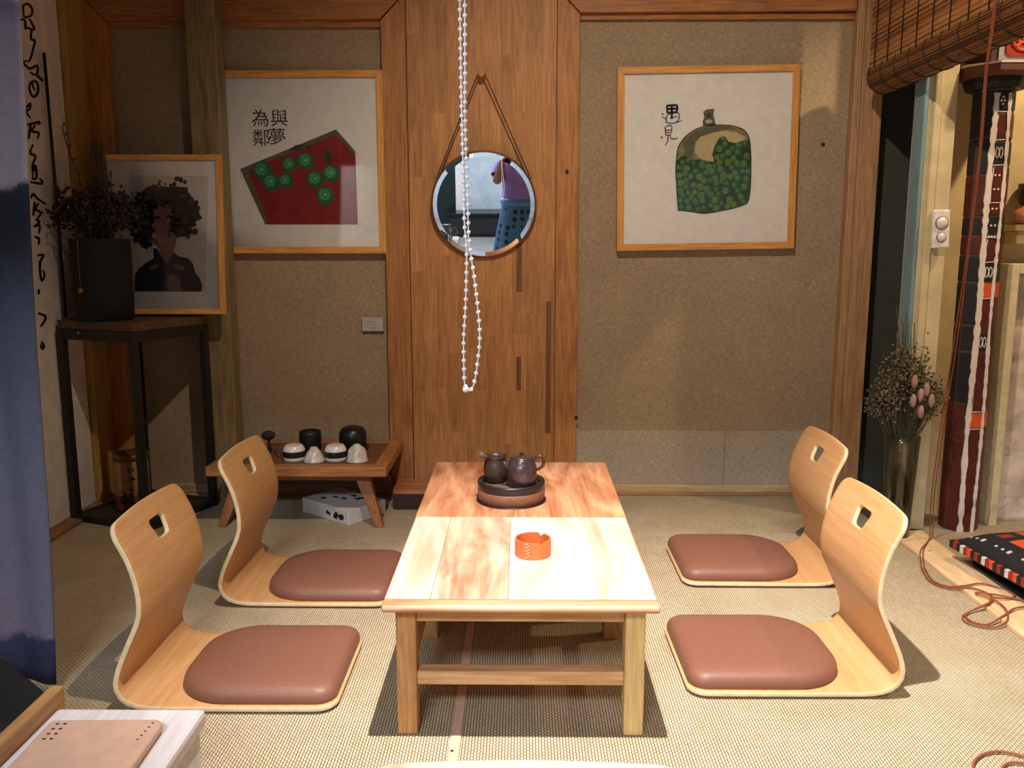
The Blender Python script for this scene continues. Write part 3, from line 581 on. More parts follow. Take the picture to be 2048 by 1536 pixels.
# centre panel of laminated staves between the two linen bays
cp = struct('wall_centre', MB().box(-0.474, 0.145, 3.7205, 3.74, 0.0, 2.6), plain('stave_backing', (80, 48, 26), 0.7), 'tall honey brown panel of laminated wooden staves with mirror', 'wall')
rs = random.Random(11)
x = -0.4735
while x < 0.143:
    wd = rs.uniform(0.042, 0.066)
    if x + wd > 0.115:
        wd = 0.1445 - x
    z = -rs.uniform(0, 0.4)
    while z < 2.6:
        ln = rs.uniform(0.32, 0.72)
        z0, z1 = max(z, 0.0), min(z + ln, 2.6)
        if z1 - z0 > 0.03:
            o = obj('stave', MB().box(-wd / 2 + 0.0001, wd / 2 - 0.0001, -0.004, 0.0, -(z1 - z0) / 2 + 0.0001, (z1 - z0) / 2 - 0.0001), W_STAVE, cp, loc=(x + wd / 2, 3.7205 - rs.uniform(0, 0.0004), (z0 + z1) / 2))
        z += ln
    x += wd + 0.0001
for (xa, xb, za, zb, dk) in ((-0.02, 0.004, 0.90, 1.20, 0), (0.108, 0.130, 0.28, 0.86, 0), (-0.02, 0.0, 0.47, 0.62, 0)):
    obj('dark_stave', MB().box(xa, xb, 3.7155, 3.7205, za, zb), wood('dark_stave_wood', (98, 60, 32), (138, 88, 50), 'Z', rand=0.05), cp)

# frame members
def member(name, poly, y0, y1, mat, label, cat='trim'):
    m = MB().prism(poly, xz(0), y0, y1)
    return struct(name, m, mat, label, cat, bevel=0.004)


member('trim_1', [(-1.838, 0), (-1.705, 0), (-1.705, 2.005), (-1.838, 2.14)], 3.700, 3.74, W_FRAME, 'reddish wooden upright at the far left of the left linen bay')
member('trim_2', [(-1.838, 2.142), (-1.705, 2.008), (-0.58, 2.012), (-0.476, 2.116), (-0.476, 2.6), (-1.838, 2.6)], 3.700, 3.74, W_FRAMEX, 'reddish wooden top rail above the left linen bay')
member('trim_3', [(-0.578, 0), (-0.476, 0), (-0.476, 2.112), (-0.578, 2.008)], 3.702, 3.74, W_FRAME, 'wooden upright between left linen bay and stave panel')
member('trim_4', [(0.1465, 0), (0.245, 0), (0.240, 2.03), (0.1465, 2.126)], 3.702, 3.74, W_FRAME, 'wooden upright between stave panel and right linen bay')
member('trim_5', [(0.1465, 2.13), (0.240, 2.034), (1.362, 2.040), (1.362, 2.6), (0.1465, 2.6)], 3.700, 3.74, W_FRAMEX, 'reddish wooden top rail above the right linen bay')
# stepped inner lips of the rails
struct('trim_6', MB().box(-1.705, -0.58, 3.722, 3.74, 1.985, 2.012), W_FRAMEX, 'thin shadowed inner lip under the left top rail', 'trim', 0.002)
struct('trim_7', MB().box(0.242, 1.362, 3.722, 3.74, 2.012, 2.036), W_FRAMEX, 'thin shadowed inner lip under the right top rail', 'trim', 0.002)
tp = struct('trim_8', MB().box(1.364, 1.486, 3.690, 3.90, 0, 2.6), W_POST, 'pale wooden post at the right end of the back wall', 'trim', 0.006)
obj('edge_strip', MB().box(1.372, 1.392, 3.682, 3.690, 0, 2.6), W_POST, tp, bevel=0.003)
struct('trim_9', MB().box(-1.838, -1.80, 3.56, 3.70, 0, 2.6), wood('yellow_upright', (150, 112, 58), (206, 164, 98), 'Z', rand=0.04), 'yellowish upright against the left wall in the corner', 'trim', 0.004)
b1 = struct('baseboard_right', MB().box(0.246, 1.362, 3.722, 3.74, 0.0, 0.043), wood('baseboard_wood', (158, 130, 92), (208, 182, 140), 'X'), 'pale low baseboard under the right linen bay', 'baseboard', 0.004)
obj('floor_strip', MB().box(0.246, 1.362, 3.700, 3.722, 0.0, 0.013), wood('floor_strip_wood', (130, 92, 66), (178, 134, 102), 'X'), b1, bevel=0.003)
struct('baseboard_left', MB().box(-1.70, -0.58, 3.722, 3.74, 0.0, 0.043), wood('baseboard_wood', (158, 130, 92), (208, 182, 140), 'X'), 'low baseboard under the left linen bay', 'baseboard', 0.004)
for i, (a, b) in enumerate(((0.246, 0.904), (0.907, 1.362))):
    struct('wall_lower_panel', MB().box(a, b, 3.736, 3.7405, 0.043, 0.288), FABRIC2, ('wide', 'narrow')[i] + ' lighter linen board low on the right bay', 'wall panel', 0.001)
for q, (x, z, c) in enumerate(((0.192, 1.403, (40, 26, 18)), (0.243, 0.352, (40, 26, 18)))):
    y = 3.702
    struct('trim_knot', MB().lathe([(0.0075, 0), (0.006, 0.0015)], 14).__class__().prism([(x + 0.008 * math.cos(t * PI / 6), z + 0.010 * math.sin(t * PI / 6)) for t in range(12)], xz(y), -0.0012, 0.0), plain('knot_dark', c, 0.7), ('dark round knot in the upright right of mirror', 'small dark mark low on the upright beside table')[q], 'knot')
tag(obj('wall_pin', MB().ball((1.265, 3.736, 1.517), 0.008), plain('dark_green_pin', (30, 44, 34), 0.4)), 'tiny dark green pin in the linen right of the bottle painting', 'pin')

# weathered post standing before the left bay
tag(obj('standing_post', MB().box(-1.343, -1.222, 3.60, 3.695, 0.0, 2.6), W_GREENPOST, bevel=0.004), 'weathered greenish wooden post standing between portrait and red fruit painting', 'post')

# jamb, blue board and switch in the side room
tag(obj('door_jamb', MB().box(1.474, 1.578, 3.25, 3.335, 0.0, 2.6).box(1.490, 1.518, 3.238, 3.25, 0.0, 2.6), plain('cream_paint', (206, 190, 152), 0.6, scale=14), bevel=0.005), 'cream painted door jamb carrying the white switch plate', 'jamb')['kind'] = 'structure'
tag(obj('blue_board', MB().box(1.459, 1.4735, 3.25, 3.332, 0.0, 2.6), plain('dusty_blue_paint', (116, 146, 156), 0.7, scale=10), bevel=0.003), 'dusty blue vertical board on the side of the door jamb', 'board')['kind'] = 'structure'
t = thing('switch_plate', 'white double socket plate on the cream door jamb', 'switch plate', (1.540, 3.236, 1.158), (0, R(-2), 0))
obj('plate', MB().box(-0.032, 0.032, -0.018, 0.0, -0.070, 0.070), plain('white_plastic', (232, 228, 226), 0.35), t, bevel=0.006)
for zz, r in ((0.022, 0.024), (-0.030, 0.018)):
    pr = MB()
    pr.lathe([(r, 0), (r, 0.004), (r * 0.9, 0.005)], 24, cap0=False)
    q = obj('dial_rim', pr, plain('grey_line', (120, 112, 110), 0.5), t, loc=(0, -0.0175, zz), rot=(PI / 2, 0, 0))
    obj('dial', MB().lathe([(r * 0.88, 0.0), (r * 0.86, 0.0062), (0.001, 0.0064)], 24, cap1=False), plain('white_plastic', (232, 228, 226), 0.35), q)

# ------------------------------------------------------------------ low tables
TT = {
    'pale': wood('tabletop_pale', (206, 160, 134), (240, 220, 206), 'Y', 0.5, 0.42, 0.06, 0.8, coat=0.12),
    'pink': wood('tabletop_pink', (166, 106, 76), (230, 196, 170), 'Y', 0.6, 0.42, 0.05, 0.8, coat=0.12),
    'red': wood('tabletop_red', (140, 74, 42), (222, 166, 124), 'Y', 0.7, 0.42, 0.05, 0.75, coat=0.12),
}
LEGW = wood('table_leg_wood', (150, 96, 50), (206, 158, 100), 'Z', 1.0, 0.5, 0.14)
LEGP = wood('table_leg_pale', (186, 152, 92), (228, 200, 140), 'Z', 1.0, 0.5, 0.05)
RAILX = wood('table_rail_wood', (164, 118, 76), (220, 180, 130), 'X', 1.0, 0.5, 0.1)
RAILY = wood('table_rail_side', (150, 104, 62), (206, 160, 110), 'Y', 1.0, 0.5, 0.1)


def low_table(label, y0, y1, boards, lip):
    t = thing('low_table', label, 'table', (0, (y0 + y1) / 2, 0), group='low tea tables pushed end to end')
    h = (y1 - y0) / 2
    for a, b, m in boards:
        obj('tabletop_board', MB().box(a, b, (-h + (0.034 if lip else 0)), h, 0.312, 0.33), TT[m], t, bevel=0.0012)
    if lip:
        poly = [(-h - 0.005, 0.315), (-h - 0.008, 0.320), (-h - 0.004, 0.327), (-h + 0.004, 0.3297), (-h + 0.0325, 0.33), (-h + 0.0325, 0.312), (-h, 0.312)]
        m = MB().prism(poly, lambda a, b, d: (d, a, b), -0.302, 0.302)
        obj('front_lip', m, wood('tabletop_lip', (150, 94, 62), (216, 168, 132), 'X', 0.7, 0.42, 0.04, 0.7), t, bevel=0.004)
    for s in (-1, 1):
        e = MB().prism([(0.297 * s, 0.312), (0.303 * s, 0.314), (0.305 * s, 0.319), (0.302 * s, 0.326), (0.2975 * s, 0.3298)], lambda a, b, d: (a, d, b), -h + 0.01, h)
        obj('edge_moulding', e, TT['red'], t, bevel=0.001)
        for q in (-1, 1):
            m = LEGP if (s > 0 and q < 0) else LEGW
            obj('leg', MB().box(-0.0225, 0.0225, -0.024, 0.024, 0, 0.312), m, t, loc=(0.256 * s, q * (h - 0.064), 0), bevel=0.004)
        obj('side_apron', MB().box(0.243 * s - 0.01, 0.243 * s + 0.01, -h + 0.088, h - 0.088, 0.25, 0.312), RAILY, t, bevel=0.002)
        obj('side_stretcher', MB().box(0.256 * s - 0.009, 0.256 * s + 0.009, -h + 0.088, h - 0.088, 0.125, 0.160), RAILY, t, bevel=0.002)
    for q in (-1, 1):
        obj('apron', MB().box(-0.2335, 0.2335, q * (h - 0.064) - 0.012, q * (h - 0.064) + 0.012, 0.268, 0.312), RAILX, t, bevel=0.002)
        obj('stretcher', MB().box(-0.2335, 0.2335, q * (h - 0.064) - 0.018, q * (h - 0.064) + 0.018, 0.119, 0.152), RAILX, t, bevel=0.003)
    return t


low_table('low wooden table nearest the camera with the leather ashtray on it', 1.762, 2.372, [(-0.30, -0.200, 'pale'), (-0.1995, -0.028, 'pink'), (-0.0275, 0.30, 'pale')], True)
low_table('reddish low wooden table behind, holding the dark teapot tray', 2.375, 3.005, [(-0.302, -0.02, 'red'), (-0.0195, 0.302, 'red')], False)

# ------------------------------------------------------------------ floor chairs
PLY = wood('bent_plywood', (194, 144, 94), (212, 166, 114), 'Y', 0.6, 0.42, 0.03, 0.25, coat=0.08)
PLYE = plain('birch_edge', (226, 204, 166), 0.6)
LEATHER = plain('brown_leather', (124, 83, 66), 0.5, var=0.10, scale=220, bmp=0.15)


def chair_meshes():
    prof = catmull([(0.0, 0.014), (0.20, 0.0128), (0.40, 0.0128), (0.462, 0.016), (0.500, 0.030), (0.519, 0.062), (0.512, 0.105), (0.482, 0.175), (0.459, 0.225),
                    (0.451, 0.262), (0.453, 0.310), (0.468, 0.372), (0.492, 0.425), (0.514, 0.468)], 6)
    S = [0.0]
    for a, b in zip(prof, prof[1:]):
        S.append(S[-1] + (b - a).length)
    L = S[-1]

    def pos(s):
        s = min(max(s, 0), L)
        for k in range(len(S) - 1):
            if s <= S[k + 1]:
                t = (s - S[k]) / (S[k + 1] - S[k])
                return prof[k].lerp(prof[k + 1], t)
        return prof[-1]

    hw = 0.198
    out = rounded(0, L, -hw, hw, (0.05, 0.036, 0.036, 0.05), 7)
    out2 = []
    n = len(out)
    for i in range(n):
        a, b = Vector(out[i]), Vector(out[(i + 1) % n])
        k = max(1, int((b - a).length / 0.02))
        out2 += [tuple(a.lerp(b, j / k)) for j in range(k)]
    out2 = [(s - (0.013 * (v / hw) ** 2 if s > L * 0.75 else 0), v) for s, v in out2]
    hc = L - 0.078
    hole = [(hc + a, b) for a, b in rounded(-0.026, 0.026, -0.040, 0.040, (0.016, 0.012, 0.012, 0.016), 4)]
    hole = [(s, v * (1.0 if s > hc else 0.82)) for s, v in hole]
    pts = [Vector(p) for p in out2] + [Vector(p) for p in hole]
    no, nh = len(out2), len(hole)
    edges = [(i, (i + 1) % no) for i in range(no)] + [(no + i, no + (i + 1) % nh) for i in range(nh)]
    for i in range(1, 62):
        for j in range(-8, 9):
            p = (L * i / 62, hw * j / 9)
            if inside(p, out2) and not inside(p, hole) and min((Vector(p) - q).length for q in pts[:no + nh]) > 0.006:
                pts.append(Vector(p))
    v2, e2, f2, *_ = delaunay_2d_cdt(pts, edges, [], 1, 1e-6)
    faces = []
    for f in f2:
        c = sum((v2[i] for i in f), Vector((0, 0))) / len(f)
        if not inside((c.x, c.y), hole) and inside((c.x, c.y), out2):
            faces.append(tuple(f))
    m = MB()
    vv = []
    for p in v2:
        q = pos(p.x)
        vv.append((q.x, p.y, q.y))
    m.add(vv, faces, 0, True)
    shell = m.mesh('shell')
    # cushion
    ol = rounded(0.006, 0.405, -0.186, 0.186, (0.045, 0.135, 0.135, 0.045), 10)
    cc = Vector((0.20, 0.0))
    rings = [(1.0, 0.0), (1.008, 0.007), (1.004, 0.017), (0.985, 0.026), (0.95, 0.033), (0.88, 0.039), (0.72, 0.0435), (0.45, 0.046), (0.2, 0.047)]
    k = MB()
    n = len(ol)
    vs_, fs = [], []
    for r, z in rings:
        for p in ol:
            q = cc + (Vector(p) - cc) * r
            vs_.append((q.x, q.y, z))
    for a in range(len(rings) - 1):
        for i in range(n):
            j = (i + 1) % n
            fs.append((a * n + i, a * n + j, (a + 1) * n + j, (a + 1) * n + i))
    fs.append(tuple((len(rings) - 1) * n + i for i in range(n)))
    fs.append(tuple(range(n - 1, -1, -1)))
    k.add(vs_, fs, 0, True)
    return shell, k.mesh('cushion')


sh_me, cu_me = chair_meshes()
sh_me.materials.append(PLY)
sh_me.materials.append(PLYE)
cu_me.materials.append(LEATHER)


def floor_chair(label, loc, rz):
    t = thing('floor_chair', label, 'chair', loc, rz, 'legless bent plywood floor chairs')
    o = obj('plywood_shell', sh_me, None, t)
    s = o.modifiers.new('ply', 'SOLIDIFY')
    s.thickness = 0.0125
    s.offset = 0
    s.use_even_offset = True
    s.material_offset_rim = 1
    b = o.modifiers.new('soft', 'BEVEL')
    b.width = 0.002
    b.segments = 2
    b.limit_method = 'ANGLE'
    b.angle_limit = R(50)
    obj('seat_cushion', cu_me, None, t, loc=(0, 0, 0.0195))
    return t


ch0 = floor_chair('legless plywood floor chair front right, its brown seat brightly lit', (0.412, 2.160, 0), R(0.5))
dup(ch0, (-0.438, 2.080, 0), R(180.0), 'legless plywood floor chair front left, behind the white counter')
dup(ch0, (0.530, 2.855, 0), R(0), 'legless plywood floor chair at back right, by the linen wall')
dup(ch0, (-0.398, 2.680, 0), R(179.5), 'legless plywood floor chair at back left, before the small tea table')
dup(ch0, (0.009, 1.486, 0), R(-90), 'floor chair nearest the camera, only its backrest crest showing')

# ------------------------------------------------------------------ tea set
CLAY = plain('dark_fired_clay', (62, 46, 42), 0.38, 0.25, 0.25, 60, 0.2)
CLAYB = plain('brown_clay', (116, 78, 58), 0.55, 0.0, 0.15, 50, 0.15)
CLAYK = plain('black_glaze', (34, 28, 26), 0.35)
t = thing('tea_brewing_tray', 'round brown clay brewing tray with black rim under the teapots', 'tray', (-0.029, 2.548, 0.33))
obj('body', MB().lathe([(0.094, 0), (0.100, 0.004), (0.103, 0.020), (0.103, 0.036), (0.101, 0.038)], 56, cap1=False), CLAYB, t)
obj('rim', MB().lathe([(0.101, 0.038), (0.102, 0.046), (0.103, 0.058), (0.101, 0.063), (0.090, 0.061), (0.084, 0.056), (0.084, 0.046), (0.001, 0.045)], 56, cap0=False, cap1=False), CLAYK, t)
obj('drain_plate', MB().lathe([(0.082, 0.046), (0.082, 0.051), (0.002, 0.052)], 48, cap0=False), plain('plate_clay', (92, 68, 60), 0.5), t)
obj('foot_ring', MB().lathe([(0.106, 0.0), (0.107, 0.002), (0.101, 0.003)], 48), CLAYK, t)

t = thing('tea_pitcher', 'open dark clay pitcher with stub handle, left on the brewing tray', 'pitcher', (-0.077, 2.565, 0.3825))
obj('body', MB().lathe([(0.028, 0), (0.034, 0.006), (0.0375, 0.028), (0.0375, 0.045), (0.035, 0.060), (0.0315, 0.068), (0.0325, 0.075), (0.036, 0.082), (0.0345, 0.0825), (0.030, 0.074), (0.029, 0.066), (0.033, 0.045), (0.032, 0.012), (0.001, 0.010)], 40, cap1=False), CLAY, t)
obj('stub_handle', MB().tube([(-0.022, -0.02, 0.078), (-0.034, -0.03, 0.086), (-0.048, -0.04, 0.098)], [0.006, 0.0065, 0.0085], 14), plain('handle_clay', (96, 70, 62), 0.5), t)
t = thing('teapot', 'dark metallic clay teapot with lid and ear handle', 'teapot', (0.002, 2.520, 0.3825))
obj('body', MB().lathe([(0.036, 0), (0.042, 0.004), (0.0455, 0.020), (0.0465, 0.045), (0.045, 0.060), (0.040, 0.072), (0.034, 0.079), (0.034, 0.084), (0.030, 0.0845)], 48, cap1=False), plain('metallic_glaze', (78, 62, 64), 0.28, 0.5, 0.25, 70, 0.15), t)
ld = obj('lid', MB().lathe([(0.0335, 0.084), (0.034, 0.087), (0.028, 0.090), (0.010, 0.093), (0.001, 0.0935)], 40, cap1=False), plain('metallic_glaze', (78, 62, 64), 0.28, 0.5, 0.25, 70, 0.15), t)
obj('knob', MB().lathe([(0.004, 0.092), (0.0045, 0.096), (0.0065, 0.101), (0.0055, 0.1055), (0.001, 0.107)], 20, cap1=False), CLAY, ld)
obj('ear_handle', MB().tube(catmull([(0.034, -0.004, 0.075), (0.046, -0.006, 0.090), (0.060, -0.008, 0.091), (0.067, -0.009, 0.078), (0.063, -0.008, 0.062), (0.050, -0.005, 0.052), (0.044, -0.003, 0.050)], 5), 0.0048, 12), CLAY, t)
obj('spout', MB().tube([(-0.036, -0.016, 0.050), (-0.046, -0.022, 0.066), (-0.054, -0.026, 0.080)], [0.010, 0.007, 0.005], 14), CLAY, t)

# leather ashtray
LO = plain('tan_leather', (206, 112, 58), 0.5, var=0.14, scale=60)
t = thing('leather_ashtray', 'round orange leather ashtray with white stitched seam on the table', 'ashtray', (0.031, 2.074, 0.33))
m = MB()
n = 72
hgt = 0.043
for (r0, z0), (r1, z1) in ():
    pass
vs_, fs = [], []
for i in range(n):
    a = 2 * PI * i / n
    d = math.degrees(a)
    top = hgt - (0.006 if min(abs(d - 60), abs(d - 300)) < 7 else 0)
    for r, z in ((0.0455, 0), (0.0458, top * 0.5), (0.0455, top), (0.041, top), (0.041, 0.006)):
        vs_.append((r * math.cos(a), r * math.sin(a), z))
for i in range(n):
    j = (i + 1) % n
    for k in range(4):
        fs.append((i * 5 + k, j * 5 + k, j * 5 + k + 1, i * 5 + k + 1))
obj('ring', m.add(vs_, fs, 0, False), LO, t)
obj('base', MB().lathe([(0.0452, 0), (0.0452, 0.0055), (0.001, 0.006)], 48, cap1=False), plain('leather_inside', (150, 62, 36), 0.6), t)
for k in range(9):
    a = R(246) + (0.10 if k % 2 else 0.0)
    z = 0.005 + k * 0.0042
    p = Vector((0.0462 * math.cos(a), 0.0462 * math.sin(a), z))
    q = Vector((0.0462 * math.cos(a + 0.09), 0.0462 * math.sin(a + 0.09), z + 0.003))
    obj('stitch', MB().tube([p, q], 0.0008, 6), plain('white_thread', (238, 214, 190), 0.7), t)

# ------------------------------------------------------------------ mirror
mt = thing('round_mirror', 'round wall mirror hanging by a leather strap on the wooden panel', 'mirror', (-0.157, 3.676, 1.266), (R(5.8), 0, R(0.73)))
SILVER = plain('mirror_silver', (246, 248, 250), 0.008, 1.0, 0.0, 1, 0)
face = MB()
n = 96


def ring_pts(r, y):
    return [(r * math.cos(2 * PI * i / n), y, r * math.sin(2 * PI * i / n)) for i in range(n)]


face.add(ring_pts(0.196, -0.0), [tuple(range(n))], 0)
face.add(ring_pts(0.196, 0.0) + ring_pts(0.213, 0.0007), [(i, (i + 1) % n, n + (i + 1) % n, n + i) for i in range(n)], 0)
obj('glass', face, SILVER, mt)
rim = MB()
for ra, ya, rb, yb in ((0.213, 0.0008, 0.218, -0.002), (0.218, -0.002, 0.2215, 0.002), (0.2215, 0.002, 0.2215, 0.016), (0.2215, 0.016, 0.01, 0.016)):
    rim.add(ring_pts(ra, ya) + ring_pts(rb, yb), [(i, (i + 1) % n, n + (i + 1) % n, n + i) for i in range(n)], 0, True)
obj('rim', rim, plain('copper_brown_rim', (116, 70, 44), 0.4, 0.3), mt)
STRAP = plain('strap_leather', (66, 40, 24), 0.6)
st = MB()
for a, b in (((-0.192, 0.004, 0.118), (-0.020, 0.000, 0.527)), ((0.192, 0.004, 0.118), (0.006, 0.000, 0.527))):
    st.bar(a, b, 0.003, 0.0055)
st.tube([(-0.020, 0.0, 0.525), (-0.012, 0, 0.537), (0.0, 0, 0.537), (0.007, 0, 0.525)], 0.0035, 8)
obj('strap', st, STRAP, mt, rot=(R(-5.2), 0, 0))
for s in (-1, 1):
    obj('strap_rivet', MB().ball((0.196 * s, -0.001, 0.11), 0.005), plain('brass', (150, 110, 60), 0.35, 0.8), mt)
tag(obj('wooden_peg', MB().prism([(0.0165 * math.cos(t_ * PI / 10), 0.0165 * math.sin(t_ * PI / 10)) for t_ in range(20)], lambda a, b, d: (a, d, b), -0.05, 0.0), W_STAVE, loc=(-0.164, 3.7165, 1.795), bevel=0.004), 'turned wooden wall peg from which the round mirror hangs', 'peg')

# ------------------------------------------------------------------ bead chain
BEAD = plain('white_bead', (232, 228, 230), 0.3, var=0.03)
bt = thing('bead_pull_chain', 'white bead pull chain loop hanging in front of the mirror', 'chain', (-0.074, 1.15, 0.905))
bead_me = MB().ball((0, 0, 0), 0.0030, 10, 8).mesh('bead')
bead_me.materials.append(BEAD)
path = [(-0.0045, 0, 1.15), (-0.0040, 0, 0.50), (-0.0015, 0, 0.28), (-0.0005, 0, 0.22), (0.002, 0, 0.185), (0.0, 0, 0.12), (-0.003, 0, 0.07), (-0.003, 0, 0.03), (-0.002, 0, 0.008), (0.004, 0, 0.0), (0.010, 0, 0.008), (0.015, 0, 0.035), (0.0185, 0.0005, 0.08), (0.012, 0.001, 0.15), (0.005, 0.003, 0.200), (0.0035, 0.003, 0.26), (0.001, 0.003, 0.36), (0.002, 0.003, 0.50), (0.0035, 0.003, 1.15)]
pp = catmull(path, 8)
obj('cord', MB().tube(pp, 0.0010, 6), BEAD, bt)
acc, step = 0.0, 0.0118
for a, b in zip(pp, pp[1:]):
    L_ = (b - a).length
    while acc <= L_:
        q = a.lerp(b, acc / L_)
        if q.z < 0.62:
            obj('bead', bead_me, None, bt, loc=tuple(q))
        acc += step
    acc -= L_
obj('joint_bead', MB().ball((-0.001, 0, 0.002), 0.0045, 12, 8), BEAD, bt)
obj('mount_rod', MB().tube([(0.10, 0, 1.19), (0.10, 0, 2.095)], 0.008, 10), plain('roller_cloth', (170, 160, 150), 0.8), bt)
obj('blind_roller', MB().prism([(0.03 * math.cos(k * PI / 10), 0.03 * math.sin(k * PI / 10)) for k in range(20)], lambda a, b, d: (d, a, b), -0.03, 0.6), plain('roller_cloth', (170, 160, 150), 0.8), bt, loc=(0.0, 0, 1.17))
struct('light_block_beam', MB().box(-1.84, 3.1, 0.60, 0.69, 1.70, 3.0), wood('block_beam_wood', (60, 42, 28), (92, 66, 44), 'X'), 'added unseen dark beam blocking panel light from the upper back wall', 'beam')  # added out of view to keep the ceiling panel's light off the upper wall

# ------------------------------------------------------------------ pictures
PAPER = plain('picture_paper', (226, 222, 218), 0.7, var=0.05, scale=30)
INK = plain('black_ink', (20, 20, 22), 0.6)
PANE = glass_mat('picture_glass')


def clean(poly):
    out = []
    for p in poly:
        if not out or (Vector(p) - Vector(out[-1])).length > 1e-4:
            out.append(tuple(p))
    return out


def flat(mb, poly, y, mi=0):
    """Filled 2D print lying in the picture plane at depth y."""
    poly = clean(poly)
    n = len(poly)
    v2, e2, f2, *_ = delaunay_2d_cdt([Vector(p) for p in poly], [(i, (i + 1) % n) for i in range(n)], [], 1, 1e-6)
    fs = []
    for f in f2:
        c = sum((v2[i] for i in f), Vector((0, 0))) / len(f)
        if inside((c.x, c.y), poly):
            fs.append(tuple(f))
    mb.add([(p.x, y, p.y) for p in v2], fs, mi)


def disc(mb, x, z, r, y, mi=0, n=14, sx=1, sz=1, rr=None, jit=0.0):
    g = rr or random
    mb.add([(x + r * sx * math.cos(2 * PI * i / n) * (1 + g.uniform(-jit, jit)), y, z + r * sz * math.sin(2 * PI * i / n) * (1 + g.uniform(-jit, jit))) for i in range(n)], [tuple(range(n))], mi)


def strokes(mb, data, y, mi=0):
    for a, b in data:
        n = len(a)
        mb.add([(p[0], y, p[1]) for p in a] + [(p[0], y, p[1]) for p in b], [(i, i + 1, n + i + 1, n + i) for i in range(n - 1)], mi)


def picture_frame(t, w, h, bw, dep):
    """Four mitred frame sides, backing sheet and glass; front faces at y = 0, wall side at y = dep."""
    for s in (-1, 1):
        poly = [(s * w / 2, -h / 2), (s * w / 2, h / 2), (s * (w / 2 - bw), h / 2 - bw), (s * (w / 2 - bw), -h / 2 + bw)]
        obj('frame_side', MB().prism(poly, xz(0), 0, dep), W_PIC, t, bevel=0.0015)
        poly = [(-w / 2, s * h / 2), (w / 2, s * h / 2), (w / 2 - bw, s * (h / 2 - bw)), (-w / 2 + bw, s * (h / 2 - bw))]
        obj('frame_side', MB().prism(poly, xz(0), 0, dep), W_PICX, t, bevel=0.0015)
    obj('paper', MB().box(-w / 2 + bw * 0.6, w / 2 - bw * 0.6, 0.009, 0.016, -h / 2 + bw * 0.6, h / 2 - bw * 0.6), PAPER, t)
    obj('glass_pane', MB().box(-w / 2 + bw * 0.7, w / 2 - bw * 0.7, 0.0055, 0.0068, -h / 2 + bw * 0.7, h / 2 - bw * 0.7), PANE, t)


def text_mesh(body, size):
    c = bpy.data.curves.new('lettering', 'FONT')
    c.body = body
    c.size = size
    c.align_x = 'CENTER'
    c.align_y = 'CENTER'
    c.resolution_u = 3
    o = bpy.data.objects.new('lettering', c)
    C.objects.link(o)
    dg = bpy.context.evaluated_depsgraph_get()
    me = bpy.data.meshes.new_from_object(o.evaluated_get(dg))
    bpy.data.objects.remove(o, do_unlink=True)
    return me


# right painting: bottle of green fruit
pr = thing('framed_painting', 'framed painting of a glass bottle full of green fruit on the right', 'painting', (0.776, 3.700, 1.454), (0, R(-0.84), 0))
picture_frame(pr, 0.750, 0.748, 0.0285, 0.034)
bm_ = MB()
flat(bm_, ART['neck'], 0.0088, 0)
flat(bm_, ART['bottle'], 0.0088, 1)
nx_ = [p[0] for p in ART['neck']]
nz_ = [p[1] for p in ART['neck']]
ncx, nz0, nz1 = sum(nx_) / len(nx_), min(nz_), max(nz_)
disc(bm_, ncx, nz0 + (nz1 - nz0) * 0.28, 0.016, 0.0085, 2, 12, 1.0, 0.5, jit=0.1)
disc(bm_, ncx + 0.002, nz0 + (nz1 - nz0) * 0.62, 0.014, 0.0085, 3, 12, 0.9, 0.7, jit=0.15)
disc(bm_, ncx + 0.004, nz0 + (nz1 - nz0) * 0.92, 0.014, 0.0084, 0, 12, 1.2, 0.3, jit=0.1)
flat(bm_, ART['shade'], 0.0086, 0)
flat(bm_, ART['tanleft'], 0.0085, 1)
flat(bm_, ART['tan'], 0.0085, 2)
obj('bottle_print', bm_, [plain('bottle_grey', (96, 94, 78), 0.8, scale=60, var=0.25), plain('bottle_olive', (128, 124, 92), 0.8, scale=50, var=0.2), plain('bottle_tan', (186, 172, 132), 0.8, scale=50), plain('neck_dark', (66, 64, 60), 0.8, scale=60, var=0.3)], pr)
gm = MB()
flat(gm, ART['green'], 0.0083, 0)
obj('fruit_mass_print', gm, plain('fruit_dark_green', (34, 66, 42), 0.8, scale=60, var=0.3), pr)
fm = MB()
rg = random.Random(5)
gp = [tuple(p) for p in ART['green']]
xs, zs = [p[0] for p in gp], [p[1] for p in gp]
placed = []
for _ in range(2600):
    x, z = rg.uniform(min(xs), max(xs)), rg.uniform(min(zs), max(zs))
    r = rg.uniform(0.0110, 0.0165)
    if all(inside((x + r * 0.8 * math.cos(a), z + r * 0.8 * math.sin(a)), gp) for a in (0, 1.57, 3.14, 4.71)) and all((x - q[0]) ** 2 + (z - q[1]) ** 2 > ((r + q[2]) * 0.86) ** 2 for q in placed):
        placed.append((x, z, r))
for x, z, r in placed:
    k = rg.randrange(3)
    disc(fm, x, z, r, 0.0081, k, 11, rr=rg, jit=0.08)
    disc(fm, x - r * 0.15, z + r * 0.2, r * 0.5, 0.0080, 3 if k != 2 else 2, 8, rr=rg, jit=0.12)
o = obj('fruit_print', fm, [plain('fruit_green_a', (52, 96, 52), 0.8), plain('fruit_green_b', (66, 108, 60), 0.8), plain('fruit_green_c', (92, 118, 58), 0.8), plain('fruit_green_d', (84, 124, 76), 0.8)], pr)
o['kind'] = 'stuff'
lm = MB()
strokes(lm, ART['bottle_line'], 0.0079)
obj('bottle_outline', lm, plain('outline_ink', (44, 50, 36), 0.8), pr)
ym = MB()
strokes(ym, ART['yujian_bold'], 0.0085)
strokes(ym, ART['yujian'][:6], 0.0084)
obj('brush_character', ym, INK, pr)
